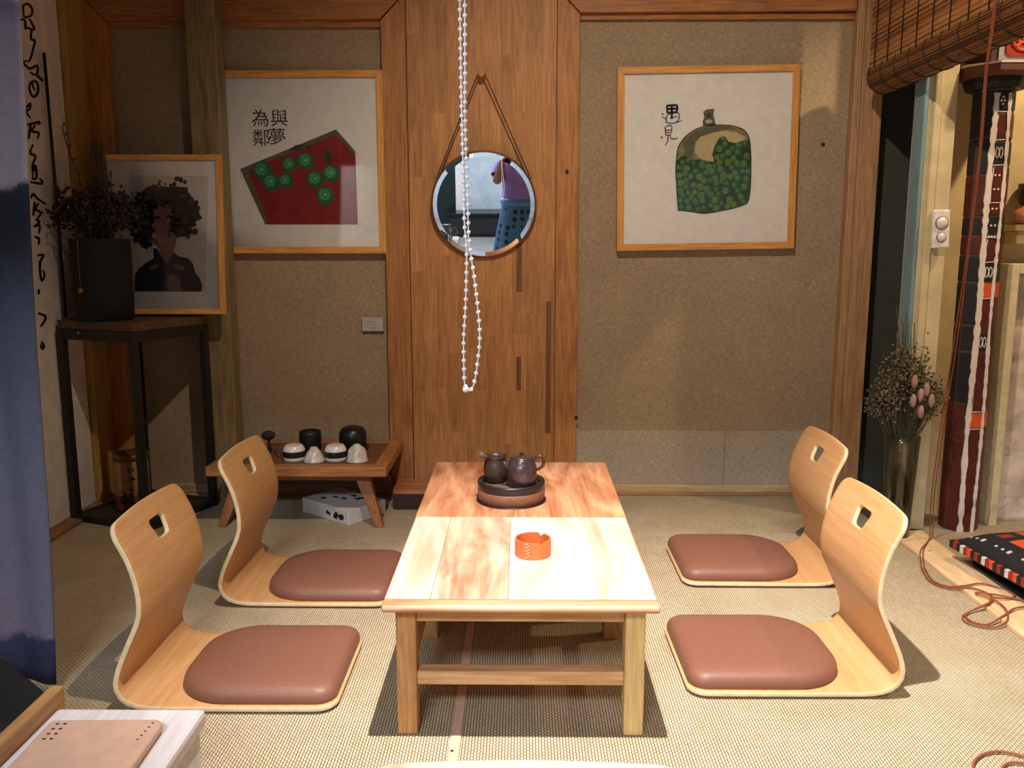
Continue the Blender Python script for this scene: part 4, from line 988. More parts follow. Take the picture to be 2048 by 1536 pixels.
ym = MB()
strokes(ym, ART['yujian'][6:], 0.0084)
obj('brush_character', ym, INK, pr)
ym = MB()
disc(ym, *ART['seal'][0], 0.005, 0.0085)
obj('seal_mark', ym, plain('seal_grey', (110, 100, 100), 0.7), pr)

# left painting: green fruit on red cloth
pl = thing('framed_painting', 'framed painting of green fruits on a red cloth on the left', 'painting', (-0.949, 3.700, 1.4385))
picture_frame(pl, 0.750, 0.748, 0.0285, 0.034)
rm = MB()
flat(rm, ART['l_grey'], 0.0088, 0)
obj('cloth_border_print', rm, plain('print_grey', (92, 88, 78), 0.8, scale=80, var=0.25), pl)
rm = MB()
flat(rm, ART['l_red'], 0.0086, 0)
obj('red_cloth_print', rm, plain('print_red', (134, 26, 28), 0.8, scale=25, var=0.2), pl)
for i, (x, z, r) in enumerate(ART['apples']):
    am = MB()
    r *= 1.08
    disc(am, x, z, r, 0.0084 - i * 0.0001, 0, 22, jit=0.03)
    disc(am, x - r * 0.1, z + r * 0.15, r * 0.66, 0.0083 - i * 0.0001, 1, 16, jit=0.06)
    disc(am, x, z + r * 0.1, r * 0.12, 0.0082 - i * 0.0001, 2, 8)
    obj('fruit_print', am, [plain('apple_edge', (30, 92, 64), 0.8), plain('apple_green', (62, 140, 92), 0.8, scale=70, var=0.2), plain('apple_light', (150, 196, 150), 0.8)], pl)
lm = MB()
for l in ART['leaves']:
    flat(lm, l, 0.0084)
obj('leaf_print', lm, plain('leaf_dark', (28, 66, 46), 0.8), pl)
for ch, (x, z) in zip('與夢為鄰', ART['lchars']):
    me = text_mesh(ch, 0.078)
    me.materials.append(INK)
    o = obj('brush_character', me, None, pl, loc=(x, 0.0086, z), rot=(PI / 2, 0, R(0)))
    o.scale = (1.0, 0.95, 1)

# label card
t = thing('label_card', 'small pale label card pinned below the red fruit painting', 'card', (-0.6445, 3.7395, 0.760))
obj('card', MB().box(-0.0465, 0.0465, -0.014, -0.011, -0.031, 0.031), plain('card_grey', (176, 170, 172), 0.7), t, bevel=0.001)
obj('shadow_backing', MB().box(-0.046, 0.046, -0.011, 0.0, -0.036, 0.026), plain('shadow_backing_dark', (34, 40, 38), 0.6), t, bevel=0.001)  # dark backing left showing below the card as its shadow
for k in range(3):
    obj('print_line', MB().box(-0.022 + 0.004 * k, 0.022 - 0.006 * k, -0.0144, -0.014, 0.008 - k * 0.012, 0.010 - k * 0.012), plain('print_grey_line', (120, 110, 116), 0.7), t)

# ------------------------------------------------------------------ iron stand at left
SZ = R(-22.2)
stn = thing('iron_plant_stand', 'black iron stand with dark wood top in the left corner', 'stand', (-1.556, 3.436, 0), SZ)
hw = 0.185
TOPW = wood('stand_top_wood', (58, 40, 26), (104, 72, 46), 'X', rand=0.1)
for k in range(3):
    a = -hw - 0.01 + k * (2 * hw + 0.02) / 3
    obj('top_plank', MB().box(-hw - 0.01, hw + 0.01, a + 0.0008, a + (2 * hw + 0.02) / 3 - 0.0008, 0.778, 0.812), TOPW, stn, bevel=0.003)
for sx in (-1, 1):
    for sy in (-1, 1):
        obj('leg', MB().box(sx * hw - 0.014, sx * hw + 0.014, sy * hw - 0.014, sy * hw + 0.014, 0, 0.778), IRON, stn, bevel=0.002)
for s in (-1, 1):
    for z0, z1 in ((0.738, 0.778), (0.0, 0.028)):
        obj('crossbar', MB().box(-hw + 0.014, hw - 0.014, s * hw - 0.012, s * hw + 0.012, z0, z1), IRON, stn, bevel=0.002)
        obj('crossbar', MB().box(s * hw - 0.012, s * hw + 0.012, -hw + 0.014, hw - 0.014, z0, z1), IRON, stn, bevel=0.002)
obj('bottom_shelf', MB().box(-hw + 0.012, hw - 0.012, -hw + 0.012, hw - 0.012, 0.014, 0.024), plain('shelf_dark', (44, 36, 30), 0.7), stn)
obj('bolt', MB().ball((-0.08, -hw - 0.012, 0.765), 0.005), plain('steel', (170, 172, 170), 0.3, 0.9), stn)

# portrait leaning on the stand
pt = thing('framed_portrait', 'small framed portrait print of a dark haired figure crowned with flowers', 'portrait', (-1.441, 3.498, 1.140), (R(-4.0), 0, R(0)))
picture_frame(pt, 0.482, 0.636, 0.022, 0.022)
q = MB()
flat(q, ART['p_inner'], 0.0089, 0)
obj('print_sheet', q, plain('print_cream', (206, 198, 192), 0.7, var=0.05), pt)
q = MB()
flat(q, ART['p_neck'], 0.0087, 1)
flat(q, ART['p_body'], 0.0085, 0)
for l in ART['p_patches']:
    flat(q, l, 0.0082, 2)
flat(q, ART['p_face'], 0.0086, 1)
flat(q, ART['p_hair'], 0.0083, 3)
hp_ = [tuple(p) for p in ART['p_hair']]
rh = random.Random(17)
for i in range(len(hp_)):
    for k in range(3):
        (xa, za), (xb, zb) = hp_[i], hp_[(i + 1) % len(hp_)]
        u_ = rh.random()
        disc(q, xa + (xb - xa) * u_ + rh.gauss(0, 0.004), za + (zb - za) * u_ + rh.gauss(0, 0.004), rh.uniform(0.005, 0.011), 0.00815, rh.choice((3, 3, 4, 5, 6)), 8, rr=rh, jit=0.25)
for x, z in ART['p_eyes']:
    disc(q, x, z, 0.010, 0.0082, 3, 12, sx=1.3, sz=0.5)
for i, (x, z, r) in enumerate(ART['p_flowers']):
    disc(q, x, z, r, 0.0081, 4 + i % 3, 9, jit=0.25)
obj('figure_print', q, [plain('print_navy', (34, 38, 52), 0.8, scale=60, var=0.3), plain('print_skin', (150, 112, 108), 0.8, scale=40), plain('print_mauve', (128, 96, 104), 0.8), plain('print_hair', (18, 20, 22), 0.8), plain('print_flower_a', (58, 54, 58), 0.8), plain('print_flower_b', (74, 48, 46), 0.8), plain('print_flower_c', (40, 52, 50), 0.8)], pt)

# dark pot
pot = thing('plant_pot', 'tall dark pot with hanging gold bead on the iron stand', 'pot', (-1.625, 3.345, 0.812))
obj('vessel', MB().lathe([(0.098, 0), (0.106, 0.006), (0.109, 0.10), (0.110, 0.25), (0.108, 0.300), (0.111, 0.312), (0.104, 0.312), (0.100, 0.28), (0.098, 0.03), (0.001, 0.028)], 40, cap1=False), plain('charcoal_glaze', (10, 11, 11), 0.8, scale=50), pot)
obj('hanging_string', MB().tube([(-0.030, -0.110, 0.31), (-0.032, -0.113, 0.22), (-0.030, -0.113, 0.125)], 0.0012, 6), plain('string_grey', (110, 100, 84), 0.8), pot)
obj('gold_bead', MB().ball((-0.030, -0.116, 0.118), 0.011), plain('old_gold', (146, 108, 52), 0.4, 0.5), pot)


def bouquet(name, label, base, top, n_st, spread, height, cols, seed, rise, sz, n_tall=0, rim=0.06):
    rb = random.Random(seed)
    t = thing(name, label, 'dried flowers', base)
    st, hd = MB(), MB()
    for i in range(n_st):
        a = rb.uniform(0, 2 * PI)
        rr = spread * math.sqrt(rb.random())
        h = height * (1 - 0.45 * (rr / spread) ** 2) * rb.uniform(0.62, 1.0)
        dx, dy = math.cos(a) * rr, math.sin(a) * rr * 0.6
        p0 = Vector((dx * 0.18, dy * 0.18, 0))
        p1 = Vector((dx * 0.32 if abs(dx * 0.32) < rim else math.copysign(rim, dx), dy * 0.3, rise))
        p2 = Vector((dx, dy, rise + h))
        path = catmull([p0, p1, (p1 + p2) / 2 + Vector((rb.uniform(-.01, .01), rb.uniform(-.01, .01), 0.01)), p2], 3)
        st.tube(path, [0.0012] * len(path), 4, caps=False)
        for k in range(rb.randint(9, 17)):
            q = path[-1] + Vector((rb.gauss(0, 0.018), rb.gauss(0, 0.016), rb.gauss(-0.008, 0.020))) * sz
            q.x = max(q.x, -0.168)
            s = rb.uniform(0.0025, 0.0070) * sz
            hd.ball(q, s, 5, 3, rb.randrange(len(cols)), (1, 1, rb.uniform(0.6, 1.3)))
            if k % 3 == 0:
                st.tube([path[-2], q], 0.0006, 3, caps=False)
    for i in range(n_tall):
        a = rb.uniform(0.8, 2.4)
        p = [(0.02 * math.cos(a), 0, 0), (rb.uniform(-0.04, 0.04), 0.01, rise), (rb.uniform(-0.07, 0.06), rb.uniform(-0.02, 0.04), rise + height * rb.uniform(1.05, 1.35))]
        st.tube(catmull(p, 4), 0.0018, 4, caps=False)
    o = obj('stems', st, plain(name + '_stem', cols[0], 0.8), t)
    o['kind'] = 'stuff'
    o = obj('flower_heads', hd, [plain(name + '_head%d' % i, c, 0.85) for i, c in enumerate(cols)], t)
    o['kind'] = 'stuff'
    return t


bq = bouquet('dried_bouquet', 'dark dried flower bouquet standing in the pot on the iron stand', (-1.625, 3.345, 0.842), None, 75, 0.172, 0.20, [(44, 36, 26), (70, 46, 36), (34, 36, 28), (56, 38, 36)], 3, 0.285, 1.25, 10, rim=0.075)
tw = MB()
pth = catmull([(-0.02, 0, 0.28), (-0.03, -0.01, 0.40), (-0.055, -0.02, 0.52), (-0.085, -0.02, 0.62), (-0.10, -0.02, 0.70)], 4)
tw.tube(pth, 0.0022, 5)
for k in range(4, len(pth), 2):
    tw.ball(pth[k] + Vector((0.008 * (-1) ** k, 0, 0.006)), 0.006, 6, 4, 0, (0.7, 0.5, 1.6))
obj('tall_twig', tw, plain('twig_brown', (64, 50, 36), 0.8), bq)
for i in range(3):
    obj('grass_plume', MB().tube(catmull([(0.0 + i * 0.012, 0, 0.28), (0.005 + i * 0.014, 0.01, 0.45), (-0.015 + i * 0.02, 0.02, 0.66)], 5), [0.002, 0.003, 0.005, 0.008, 0.010, 0.011, 0.012, 0.011, 0.009, 0.005, 0.001], 7), plain('plume_brown', (72, 56, 40), 0.9, bmp=0.4), bq)

# tea tin on the stand's lower shelf
t = thing('tea_canister', 'beige round tea canister with faint vertical ink marks inside the stand', 'canister', (-1.602, 3.420, 0.0285))
obj('can', MB().lathe([(0.066, 0), (0.068, 0.004), (0.068, 0.205), (0.066, 0.208)], 36), plain('tin_beige', (150, 116, 72), 0.5), t)
obj('lower_band', MB().lathe([(0.0686, 0.006), (0.0686, 0.065)], 36, cap0=False, cap1=False), plain('tin_brown', (104, 60, 42), 0.5), t)
obj('lid', MB().lathe([(0.0695, 0.208), (0.0695, 0.228), (0.066, 0.232), (0.001, 0.233)], 36, cap1=False), plain('tin_lid', (108, 66, 42), 0.4), t)
for k, (w_, h_) in enumerate(((0.016, 0.026), (0.020, 0.020), (0.017, 0.022))):
    rk = random.Random(40 + k)
    im = MB()
    for s_ in range(7):
        x0, z0 = rk.uniform(-w_, w_) * 0.6, rk.uniform(-h_, h_) * 0.5
        dx_, dz_ = ((w_ * 0.8, 0.001), (0.001, h_ * 0.45))[s_ % 2]
        im.bar((x0 - dx_ / 2, 0, z0 - dz_ / 2), (x0 + dx_ / 2, 0, z0 + dz_ / 2), 0.0032, 0.001)
    obj('ink_mark', im, INK, t, loc=(0.0265, -0.0640, 0.172 - k * 0.036), rot=(0, 0, R(22)))
bl = MB()
rb = random.Random(8)
for k in range(26):
    a = R(-90) + rb.uniform(-0.25, 0.9)
    bl.ball((0.069 * math.cos(a), 0.069 * math.sin(a), 0.03 + abs(rb.gauss(0, 0.03))), rb.uniform(0.004, 0.009), 6, 4, 0, (1, 0.3, 1))
obj('plant_print', bl, plain('tin_print_dark', (36, 34, 28), 0.6), t)

# ------------------------------------------------------------------ small tea table
TW = wood('tea_table_wood', (134, 82, 46), (194, 132, 80), 'X', rand=0.08)
TWY = wood('tea_table_wood_y', (134, 82, 46), (190, 128, 78), 'Y', rand=0.08)
TWZ = wood('tea_table_wood_z', (120, 70, 38), (172, 110, 64), 'Z', rand=0.08)
tt = thing('tea_table', 'small low wooden tray table holding upturned cups by the wall', 'table', (-0.868, 3.452, 0))
hx, hy, bw = 0.350, 0.242, 0.052
obj('tray_panel', MB().box(-hx + 0.03, hx - 0.03, -hy + 0.03, hy - 0.03, 0.222, 0.250), wood('tray_panel_wood', (84, 52, 32), (132, 86, 54), 'X', rand=0.03), tt)
for s in (-1, 1):
    obj('tray_side', MB().prism([(-hx, s * hy), (hx, s * hy), (hx - bw, s * (hy - bw)), (-hx + bw, s * (hy - bw))], xy, 0.216, 0.255), TW, tt, bevel=0.004)
    obj('tray_side', MB().prism([(s * hx, -hy), (s * hx, hy), (s * (hx - bw), hy - bw), (s * (hx - bw), -hy + bw)], xy, 0.216, 0.255), TWY, tt, bevel=0.004)
    obj('end_rail', MB().box(s * 0.25 - 0.012, s * 0.25 + 0.012, -0.15, 0.15, 0.170, 0.216), TWY, tt, bevel=0.002)
    for q in (-1, 1):
        lg = MB()
        a, b = Vector((s * 0.235, q * 0.150, 0.216)), Vector((s * 0.312, q * 0.192, 0.0))
        for z, p, w_ in ((0, a, 0.030), (1, b, 0.018)):
            pass
        va = [a + Vector((dx * 0.030, dy * 0.019, 0)) for dx, dy in ((-1, -1), (1, -1), (1, 1), (-1, 1))]
        vb = [b + Vector((dx * 0.016, dy * 0.014, 0)) for dx, dy in ((-1, -1), (1, -1), (1, 1), (-1, 1))]
        lg.add(vb + va, [(3, 2, 1, 0), (4, 5, 6, 7), (0, 1, 5, 4), (1, 2, 6, 5), (2, 3, 7, 6), (3, 0, 4, 7)])
        obj('leg', lg, TWZ, tt, bevel=0.004)
obj('long_rail', MB().box(-0.238, 0.238, -0.16, -0.14, 0.180, 0.216), TW, tt, bevel=0.002)

CW = plain('white_porcelain', (226, 220, 216), 0.25, var=0.04)
CS = plain('speckled_porcelain', (204, 194, 180), 0.28, var=0.3, scale=55)
CK = plain('black_stoneware', (18, 18, 18), 0.5)
TZ = 0.2505


def band_bowl(label, x, y):
    t = thing('banded_bowl', label, 'bowl', (x, y, TZ), group='upturned cups on the tea table')
    obj('bowl_rim', MB().lathe([(0.036, 0), (0.0415, 0.002), (0.043, 0.012), (0.0435, 0.017)], 32, cap1=False), CW, t)
    obj('black_band', MB().lathe([(0.0438, 0.017), (0.0445, 0.024), (0.0445, 0.036), (0.0436, 0.041)], 32, cap0=False, cap1=False), CK, t)
    obj('bowl_body', MB().lathe([(0.0434, 0.041), (0.0425, 0.047), (0.039, 0.055), (0.0345, 0.060), (0.034, 0.0625), (0.031, 0.0630), (0.001, 0.0632)], 32, cap0=False, cap1=False), CW, t)


band_bowl('white bowl with black band, left of the two on tea table', -0.905, 3.338)
band_bowl('white bowl with black band, right of the two on tea table', -0.739, 3.338)
t = tag(obj('tea_cup', MB().lathe([(0.043, 0), (0.042, 0.004), (0.036, 0.020), (0.028, 0.036), (0.018, 0.048), (0.016, 0.049), (0.015, 0.056), (0.012, 0.056), (0.011, 0.051), (0.001, 0.050)], 32, cap1=False), CS, loc=(-0.822, 3.325, TZ)), 'upturned flared speckled tea cup between the two banded bowls', 'cup', 'upturned cups on the tea table')
t = tag(obj('tea_cup', MB().lathe([(0.0445, 0), (0.0445, 0.003), (0.040, 0.010), (0.0385, 0.028), (0.034, 0.046), (0.024, 0.057), (0.016, 0.060), (0.0155, 0.066), (0.012, 0.066), (0.011, 0.061), (0.001, 0.060)], 32, cap1=False), CS, loc=(-0.652, 3.332, TZ)), 'upturned glossy speckled tea cup at the right end', 'cup', 'upturned cups on the tea table')
tag(obj('dark_jar', MB().lathe([(0.043, 0), (0.045, 0.006), (0.046, 0.070), (0.044, 0.080), (0.038, 0.082), (0.036, 0.070), (0.001, 0.068)], 32, cap1=False), CK, loc=(-0.884, 3.520, TZ)), 'black straight sided jar behind the banded bowls', 'jar')
t = thing('dark_bowl', 'black rounded bowl turned down on a flat dish', 'bowl', (-0.705, 3.520, TZ))
obj('dish', MB().lathe([(0.030, 0), (0.066, 0.012), (0.068, 0.016), (0.060, 0.014), (0.001, 0.010)], 36, cap1=False), CK, t)
obj('bowl', MB().lathe([(0.050, 0.012), (0.056, 0.030), (0.058, 0.055), (0.055, 0.078), (0.044, 0.094), (0.024, 0.102), (0.001, 0.103)], 36, cap1=False), plain('black_stone_glaze', (24, 24, 26), 0.35), t)
t = thing('dried_pod', 'dark dried seed pod with pale twigs on the tea table', 'seed pod', (-1.045, 3.47, TZ))
obj('pod', MB().ball((0, 0, 0.072), 0.026, 12, 8, 0, (1.1, 1, 0.75)).tube([(0, 0, 0.06), (0.004, 0.0, 0.0)], 0.006, 8), plain('pod_dark', (40, 32, 28), 0.8, bmp=0.4), t)
for k in range(5):
    a = R(-50 + k * 22)
    obj('twig', MB().tube([(0.03, -0.03, 0.006 + 0.004 * k), (0.03 + 0.06 * math.cos(a), -0.05 + 0.05 * math.sin(a), 0.010 + 0.008 * k)], 0.0035, 6), plain('twig_tan', (120, 80, 52), 0.8), t)

# box under the tea table and tissue box
t = thing('gift_box', 'flat white box with black ink prints under the tea table', 'box', (-0.735, 3.440, 0), R(-38))
WB = plain('white_card', (206, 200, 196), 0.6)
obj('box_body', MB().box(-0.145, 0.145, -0.10, 0.10, 0, 0.062), WB, t, bevel=0.003)
pm = MB()
rb = random.Random(3)
for cx, sc in ((0.02, 0.012), (0.07, 0.02), (0.10, 0.016)):
    for k in range(5):
        pm.prism([(cx + rb.uniform(-0.012, 0.012) + sc * 0.6 * math.cos(a * PI / 4) * rb.uniform(0.7, 1.1), 0.028 + rb.uniform(-0.008, 0.008) + sc * 0.55 * math.sin(a * PI / 4) * rb.uniform(0.7, 1.1)) for a in range(8)], xz(-0.1006 - 0.0001 * k), 0, 0.0006)
for k in range(6):
    cx, cy = rb.uniform(-0.09, 0.09), rb.uniform(-0.05, 0.06)
    pm.prism([(cx + 0.018 * math.cos(a * PI / 4) * rb.uniform(0.6, 1.1), cy + 0.012 * math.sin(a * PI / 4) * rb.uniform(0.6, 1.1)) for a in range(8)], xy, 0.0621, 0.0626)
obj('ink_print', pm, INK, t)
t = thing('tissue_box', 'brown wooden tissue box with a slot beside the table', 'tissue box', (-0.420, 3.575, 0), 0)
obj('box_body', MB().box(-0.115, 0.115, -0.091, 0.091, 0, 0.070), plain('tissue_dark', (46, 28, 20), 0.6), t, bevel=0.004)
sl = rounded(-0.092, 0.092, -0.012, 0.012, (0.004,) * 4, 4)
lid = MB()
ol = rounded(-0.119, 0.119, -0.095, 0.095, (0.012,) * 4, 4)
n = len(ol)
lid.add([(x, y, 0.070) for x, y in ol] + [(x, y, 0.084) for x, y in ol] + [(x, y, 0.084) for x, y in sl] + [(x, y, 0.070) for x, y in sl],
        [(i, (i + 1) % n, n + (i + 1) % n, n + i) for i in range(n)] + [(n + i, n + (i + 1) % n, 2 * n + (i + 1) % n, 2 * n + i) for i in range(n)] + [(2 * n + i, 2 * n + (i + 1) % n, 3 * n + (i + 1) % n, 3 * n + i) for i in range(n)])
obj('slotted_lid', lid, wood('tissue_lid', (150, 92, 58), (190, 126, 84), 'X', rand=0.03), t, bevel=0.0015)

# ------------------------------------------------------------------ calligraphy on the left wall
t = thing('writing_board', 'white board on the left wall with running black brush writing', 'board', (0, 0, 0))
for a, b in ART['calli']:
    cm = MB()
    n = len(a)
    cm.add([(-1.8262, p[0], p[1]) for p in a] + [(-1.8262, p[0], p[1]) for p in b], [(i, i + 1, n + i + 1, n + i) for i in range(n - 1)])
    obj('brush_stroke', cm, INK, t)
obj('board', MB().box(-1.838, -1.8268, 2.6, 3.553, 0.012, 2.6), plain('white_board', (240, 230, 226), 0.75, bmp=0.08, scale=14), t, bevel=0.003)
tag(obj('black_stick', MB().tube([(-1.800, 3.381, 1.815), (-1.800, 3.384, 1.272), (-1.802, 3.385, 0.82)], 0.006, 8), DARK), 'thin black stick leaning on the white writing board', 'stick')

# ------------------------------------------------------------------ dyed curtain, counter and things at near left
cl = MB()
nx, nz = 40, 60
vs_, fs = [], []
for i in range(nx + 1):
    for k in range(nz + 1):
        u, z = i / nx, 0.02 + 2.2 * k / nz
        xr = -1.158 + 0.05 * min(1, z / 1.63) + 0.004 * math.sin(z * 5)
        x = -1.80 + (xr + 1.80) * u
        y = 0.012 * math.sin(u * 17) + 0.006 * math.sin(u * 31 + z * 2)
        vs_.append((x, y, z))
for i in range(nx):
    for k in range(nz):
        a = i * (nz + 1) + k
        fs.append((a, a + 1, a + nz + 2, a + nz + 1))
o = obj('dyed_curtain', cl.add(vs_, fs, 0, True), inkwash_mat(), loc=(0, 2.0, 0))
sm = o.modifiers.new('cloth', 'SOLIDIFY')
sm.thickness = 0.004
tag(o, 'lavender and slate blue ink dyed curtain at the far left', 'curtain')

WASH = wood('whitewashed_wood', (196, 186, 182), (232, 226, 224), 'Y', 0.8, 0.6, 0.03, 0.5)
ct = thing('white_counter', 'whitewashed counter corner with wooden side rail at bottom left', 'counter', (-0.51, 0.72, 0))
obj('counter_top', MB().box(-0.098, 0.098, -0.30, 0.322, 0.476, 0.50), WASH, ct, bevel=0.006)
obj('counter_body', MB().box(-0.098, 0.092, -0.29, 0.312, 0, 0.476), plain('white_side', (226, 224, 228), 0.6), ct, bevel=0.003)
obj('side_rail', MB().box(-0.118, -0.099, -0.30, 0.345, 0.30, 0.520), wood('rail_wood', (150, 104, 62), (204, 156, 104), 'Y', rand=0.03), ct, bevel=0.004)
nb = thing('leather_notebook', 'pale tan leather notebook with stitched corners on the white counter', 'notebook', (-0.515, 0.905, 0.5), R(1.5))
PT = plain('pale_leather', (206, 166, 140), 0.55, var=0.08, scale=50)
obj('cover', MB().prism(rounded(-0.072, 0.072, -0.10, 0.090, (0.008, 0.012, 0.016, 0.008), 4), xy, 0.0005, 0.012), PT, nb, bevel=0.004)
SM = plain('stitch_dark', (44, 34, 28), 0.7)
for k in range(4):
    for q in range(2):
        obj('stitch', MB().box(-0.060 + q * 0.009, -0.0565 + q * 0.009, 0.080 - k * 0.011 - 0.0025, 0.080 - k * 0.011, 0.0118, 0.0126), SM, nb)
for k in range(5):
    obj('stitch', MB().box(0.058 - 0.001 * k, 0.0605 - 0.001 * k, 0.078 - k * 0.009, 0.0795 - k * 0.009, 0.0118, 0.0126), SM, nb)
bg = thing('black_bag', 'black bag slumped beside the wooden counter rail', 'bag', (-0.86, 1.02, 0), R(0))
obj('bag_body', MB().prism([(-0.35, 0.0), (0.222, 0.0), (0.222, 0.44), (0.210, 0.485), (0.15, 0.54), (0.02, 0.60), (-0.12, 0.63), (-0.35, 0.64)], xz(0), -0.03, 0.09), plain('black_nylon', (12, 15, 16), 0.85, bmp=0.3, scale=25), bg, bevel=0.02, seg=3)
obj('bag_strap', MB().tube(catmull([(-0.30, -0.035, 0.56), (-0.18, -0.045, 0.40), (0.0, -0.045, 0.36), (0.15, -0.035, 0.44)], 5), 0.008, 8), plain('black_strap', (12, 14, 14), 0.5), bg)
# glass jug on the counter (seen in the mirror)
jg = thing('glass_jug', 'clear round glass jug on the counter, reflected in the mirror', 'jug', (-0.505, 0.56, 0.5))
obj('jug_body', MB().lathe([(0.03, 0.001), (0.048, 0.012), (0.053, 0.04), (0.046, 0.075), (0.036, 0.095), (0.038, 0.11)], 32, cap1=False), glass_mat('jug_glass', (0.82, 0.9, 0.9), 0.10), jg)
obj('jug_lid', MB().lathe([(0.039, 0.108), (0.039, 0.118), (0.001, 0.12)], 28, cap1=False), plain('lid_grey', (90, 96, 96), 0.4), jg)
obj('jug_handle', MB().tube(catmull([(0.038, 0, 0.09), (0.07, 0, 0.095), (0.082, 0, 0.065), (0.068, 0, 0.035), (0.05, 0, 0.03)], 5), 0.005, 8), glass_mat('jug_glass', (0.82, 0.9, 0.9), 0.10), jg)

# ------------------------------------------------------------------ bamboo blind on the right
BAM = wood('bamboo_strip', (112, 66, 38), (178, 118, 72), 'Y', 2.0, 0.5, 0.05, 0.3)
bb = thing('bamboo_blind', 'rolled up brown bamboo blind with dark cords along the right side', 'blind', (1.43, 0, 1.757))
Y0, Y1 = 1.3, 3.565
rl = MB()
turns = []
for layer, r in ((0, 0.066), (1, 0.062)):
    n = 84
    for i in range(n):
        a = 2 * PI * i / n
        rr = r + (0.0012 if i % 2 else 0)
        jj = 0.004 * math.sin(i * 12.9898)
        c = Vector((rr * math.cos(a), 0, rr * math.sin(a)))
        tx = Vector((-math.sin(a), 0, math.cos(a))) * (PI * r / n * (0.66 if layer == 0 else 1.0))
        nr = Vector((math.cos(a), 0, math.sin(a))) * 0.0016
        v = [c + Vector((0, yy, 0)) + sx * tx + sn * nr for yy in (Y0, Y1 + jj) for sx, sn in ((-1, -1), (1, -1), (0.7, 1), (-0.7, 1))]
        rl.add(v, [(3, 2, 1, 0), (4, 5, 6, 7), (0, 1, 5, 4), (1, 2, 6, 5), (2, 3, 7, 6), (3, 0, 4, 7)], (i * 7 + i // 3) % 3 if layer == 0 else 2)
BAMS = [BAM, wood('bamboo_light', (150, 102, 60), (200, 148, 92), 'Y', 2.0, 0.5, 0.05, 0.3), wood('bamboo_dark', (70, 42, 26), (110, 70, 42), 'Y', 2.0, 0.5, 0.05, 0.3)]
o = obj('rolled_slats', rl, BAMS, bb)
o['kind'] = 'stuff'
hs_ = MB()
n = 218
for i in range(n):
    z = 0.02 + i * 0.0056
    v0 = 0.0022
    hs_.box(-0.062 - 0.0012, -0.062 + 0.0012, Y0, 3.55 + 0.004 * math.sin(i * 7.7), z - v0, z + v0, (0, 1, 0, 2, 1)[(i * 3 + i // 4) % 5])
o = obj('hanging_slats', hs_, BAMS, bb)
o['kind'] = 'stuff'
CORD = plain('blind_cord_dark', (46, 28, 18), 0.8)
yy = 3.545
while yy > 2.2:
    pts = [(0.0695 * math.cos(a * PI / 12), yy, 0.0695 * math.sin(a * PI / 12)) for a in range(24)]
    obj('wrap_cord', MB().tube(pts, 0.0026, 6, closed=True), CORD, bb)
    obj('hang_cord', MB().tube([(-0.0655, yy - 0.05, 0.02), (-0.0655, yy - 0.05, 1.22)], 0.0022, 6), CORD, bb)
    yy -= 0.118
hd = MB()
for dx in (0, 0.010):
    hd.tube(catmull([(1.35, 2.612 - dx, 2.4), (1.35, 2.612 - dx, 1.80), (1.35, 2.63 - dx, 1.60), (1.375, 2.675 - dx, 1.38), (1.40, 2.745 - dx, 1.085), (1.43 + dx, 2.845, 0.757), (1.475 + dx, 2.975, 0.457), (1.515 + dx, 3.082, 0.172), (1.535 + dx, 3.11, 0.030), (1.51, 3.07, 0.0165), (1.45 - dx, 2.975, 0.0165), (1.41 - dx, 2.89, 0.0125), (1.387 - dx, 2.83, 0.005)], 6), 0.0022, 6)
CORDR = plain('red_brown_cord', (140, 74, 46), 0.7)
ct2 = thing('pull_cord', 'thin red brown pull cord trailing down to a tangle on the mat', 'cord', (0, 0, 0))
obj('hanging_strands', hd, CORDR, ct2)
tg_ = MB()
z = 0.0065
tg_.tube(catmull([(1.387, 2.83, z), (1.362, 2.72, z), (1.385, 2.665, z), (1.43, 2.645, 0.017), (1.50, 2.66, 0.018), (1.56, 2.60, 0.010), (1.52, 2.545, 0.018), (1.46, 2.54, 0.02), (1.43, 2.50, 0.020), (1.36, 2.47, 0.008), (1.315, 2.43, z), (1.315, 2.385, z), (1.365, 2.36, z), (1.42, 2.385, 0.014), (1.455, 2.45, 0.02), (1.46, 2.52, 0.021), (1.43, 2.58, 0.02), (1.50, 2.56, 0.02), (1.58, 2.52, 0.012), (1.70, 2.50, 0.006)], 7), 0.0028, 6)
tg_.tube(catmull([(1.377, 2.83, z), (1.35, 2.71, z), (1.38, 2.65, z), (1.44, 2.625, 0.018), (1.47, 2.57, 0.019), (1.45, 2.52, 0.021), (1.40, 2.49, 0.014), (1.34, 2.455, z), (1.325, 2.41, z), (1.36, 2.38, z), (1.43, 2.42, 0.016), (1.50, 2.47, 0.02), (1.60, 2.49, 0.012), (1.70, 2.46, 0.006)], 7), 0.0028, 6)
obj('tangle', tg_, CORDR, ct2)
tg_ = MB()
tg_.tube(catmull([(0.93, 1.60, z), (0.965, 1.69, z), (1.02, 1.735, z), (1.08, 1.73, z), (1.15, 1.66, z), (1.2, 1.55, z)], 7), 0.0028, 6)
tg_.tube(catmull([(1.01, 1.60, z), (1.015, 1.67, z), (1.06, 1.70, z), (1.12, 1.66, z), (1.18, 1.55, z)], 7), 0.0028, 6)
tag(obj('cord_loop', tg_, CORDR), 'pinkish brown cord loop on the mat at the bottom right edge', 'cord')

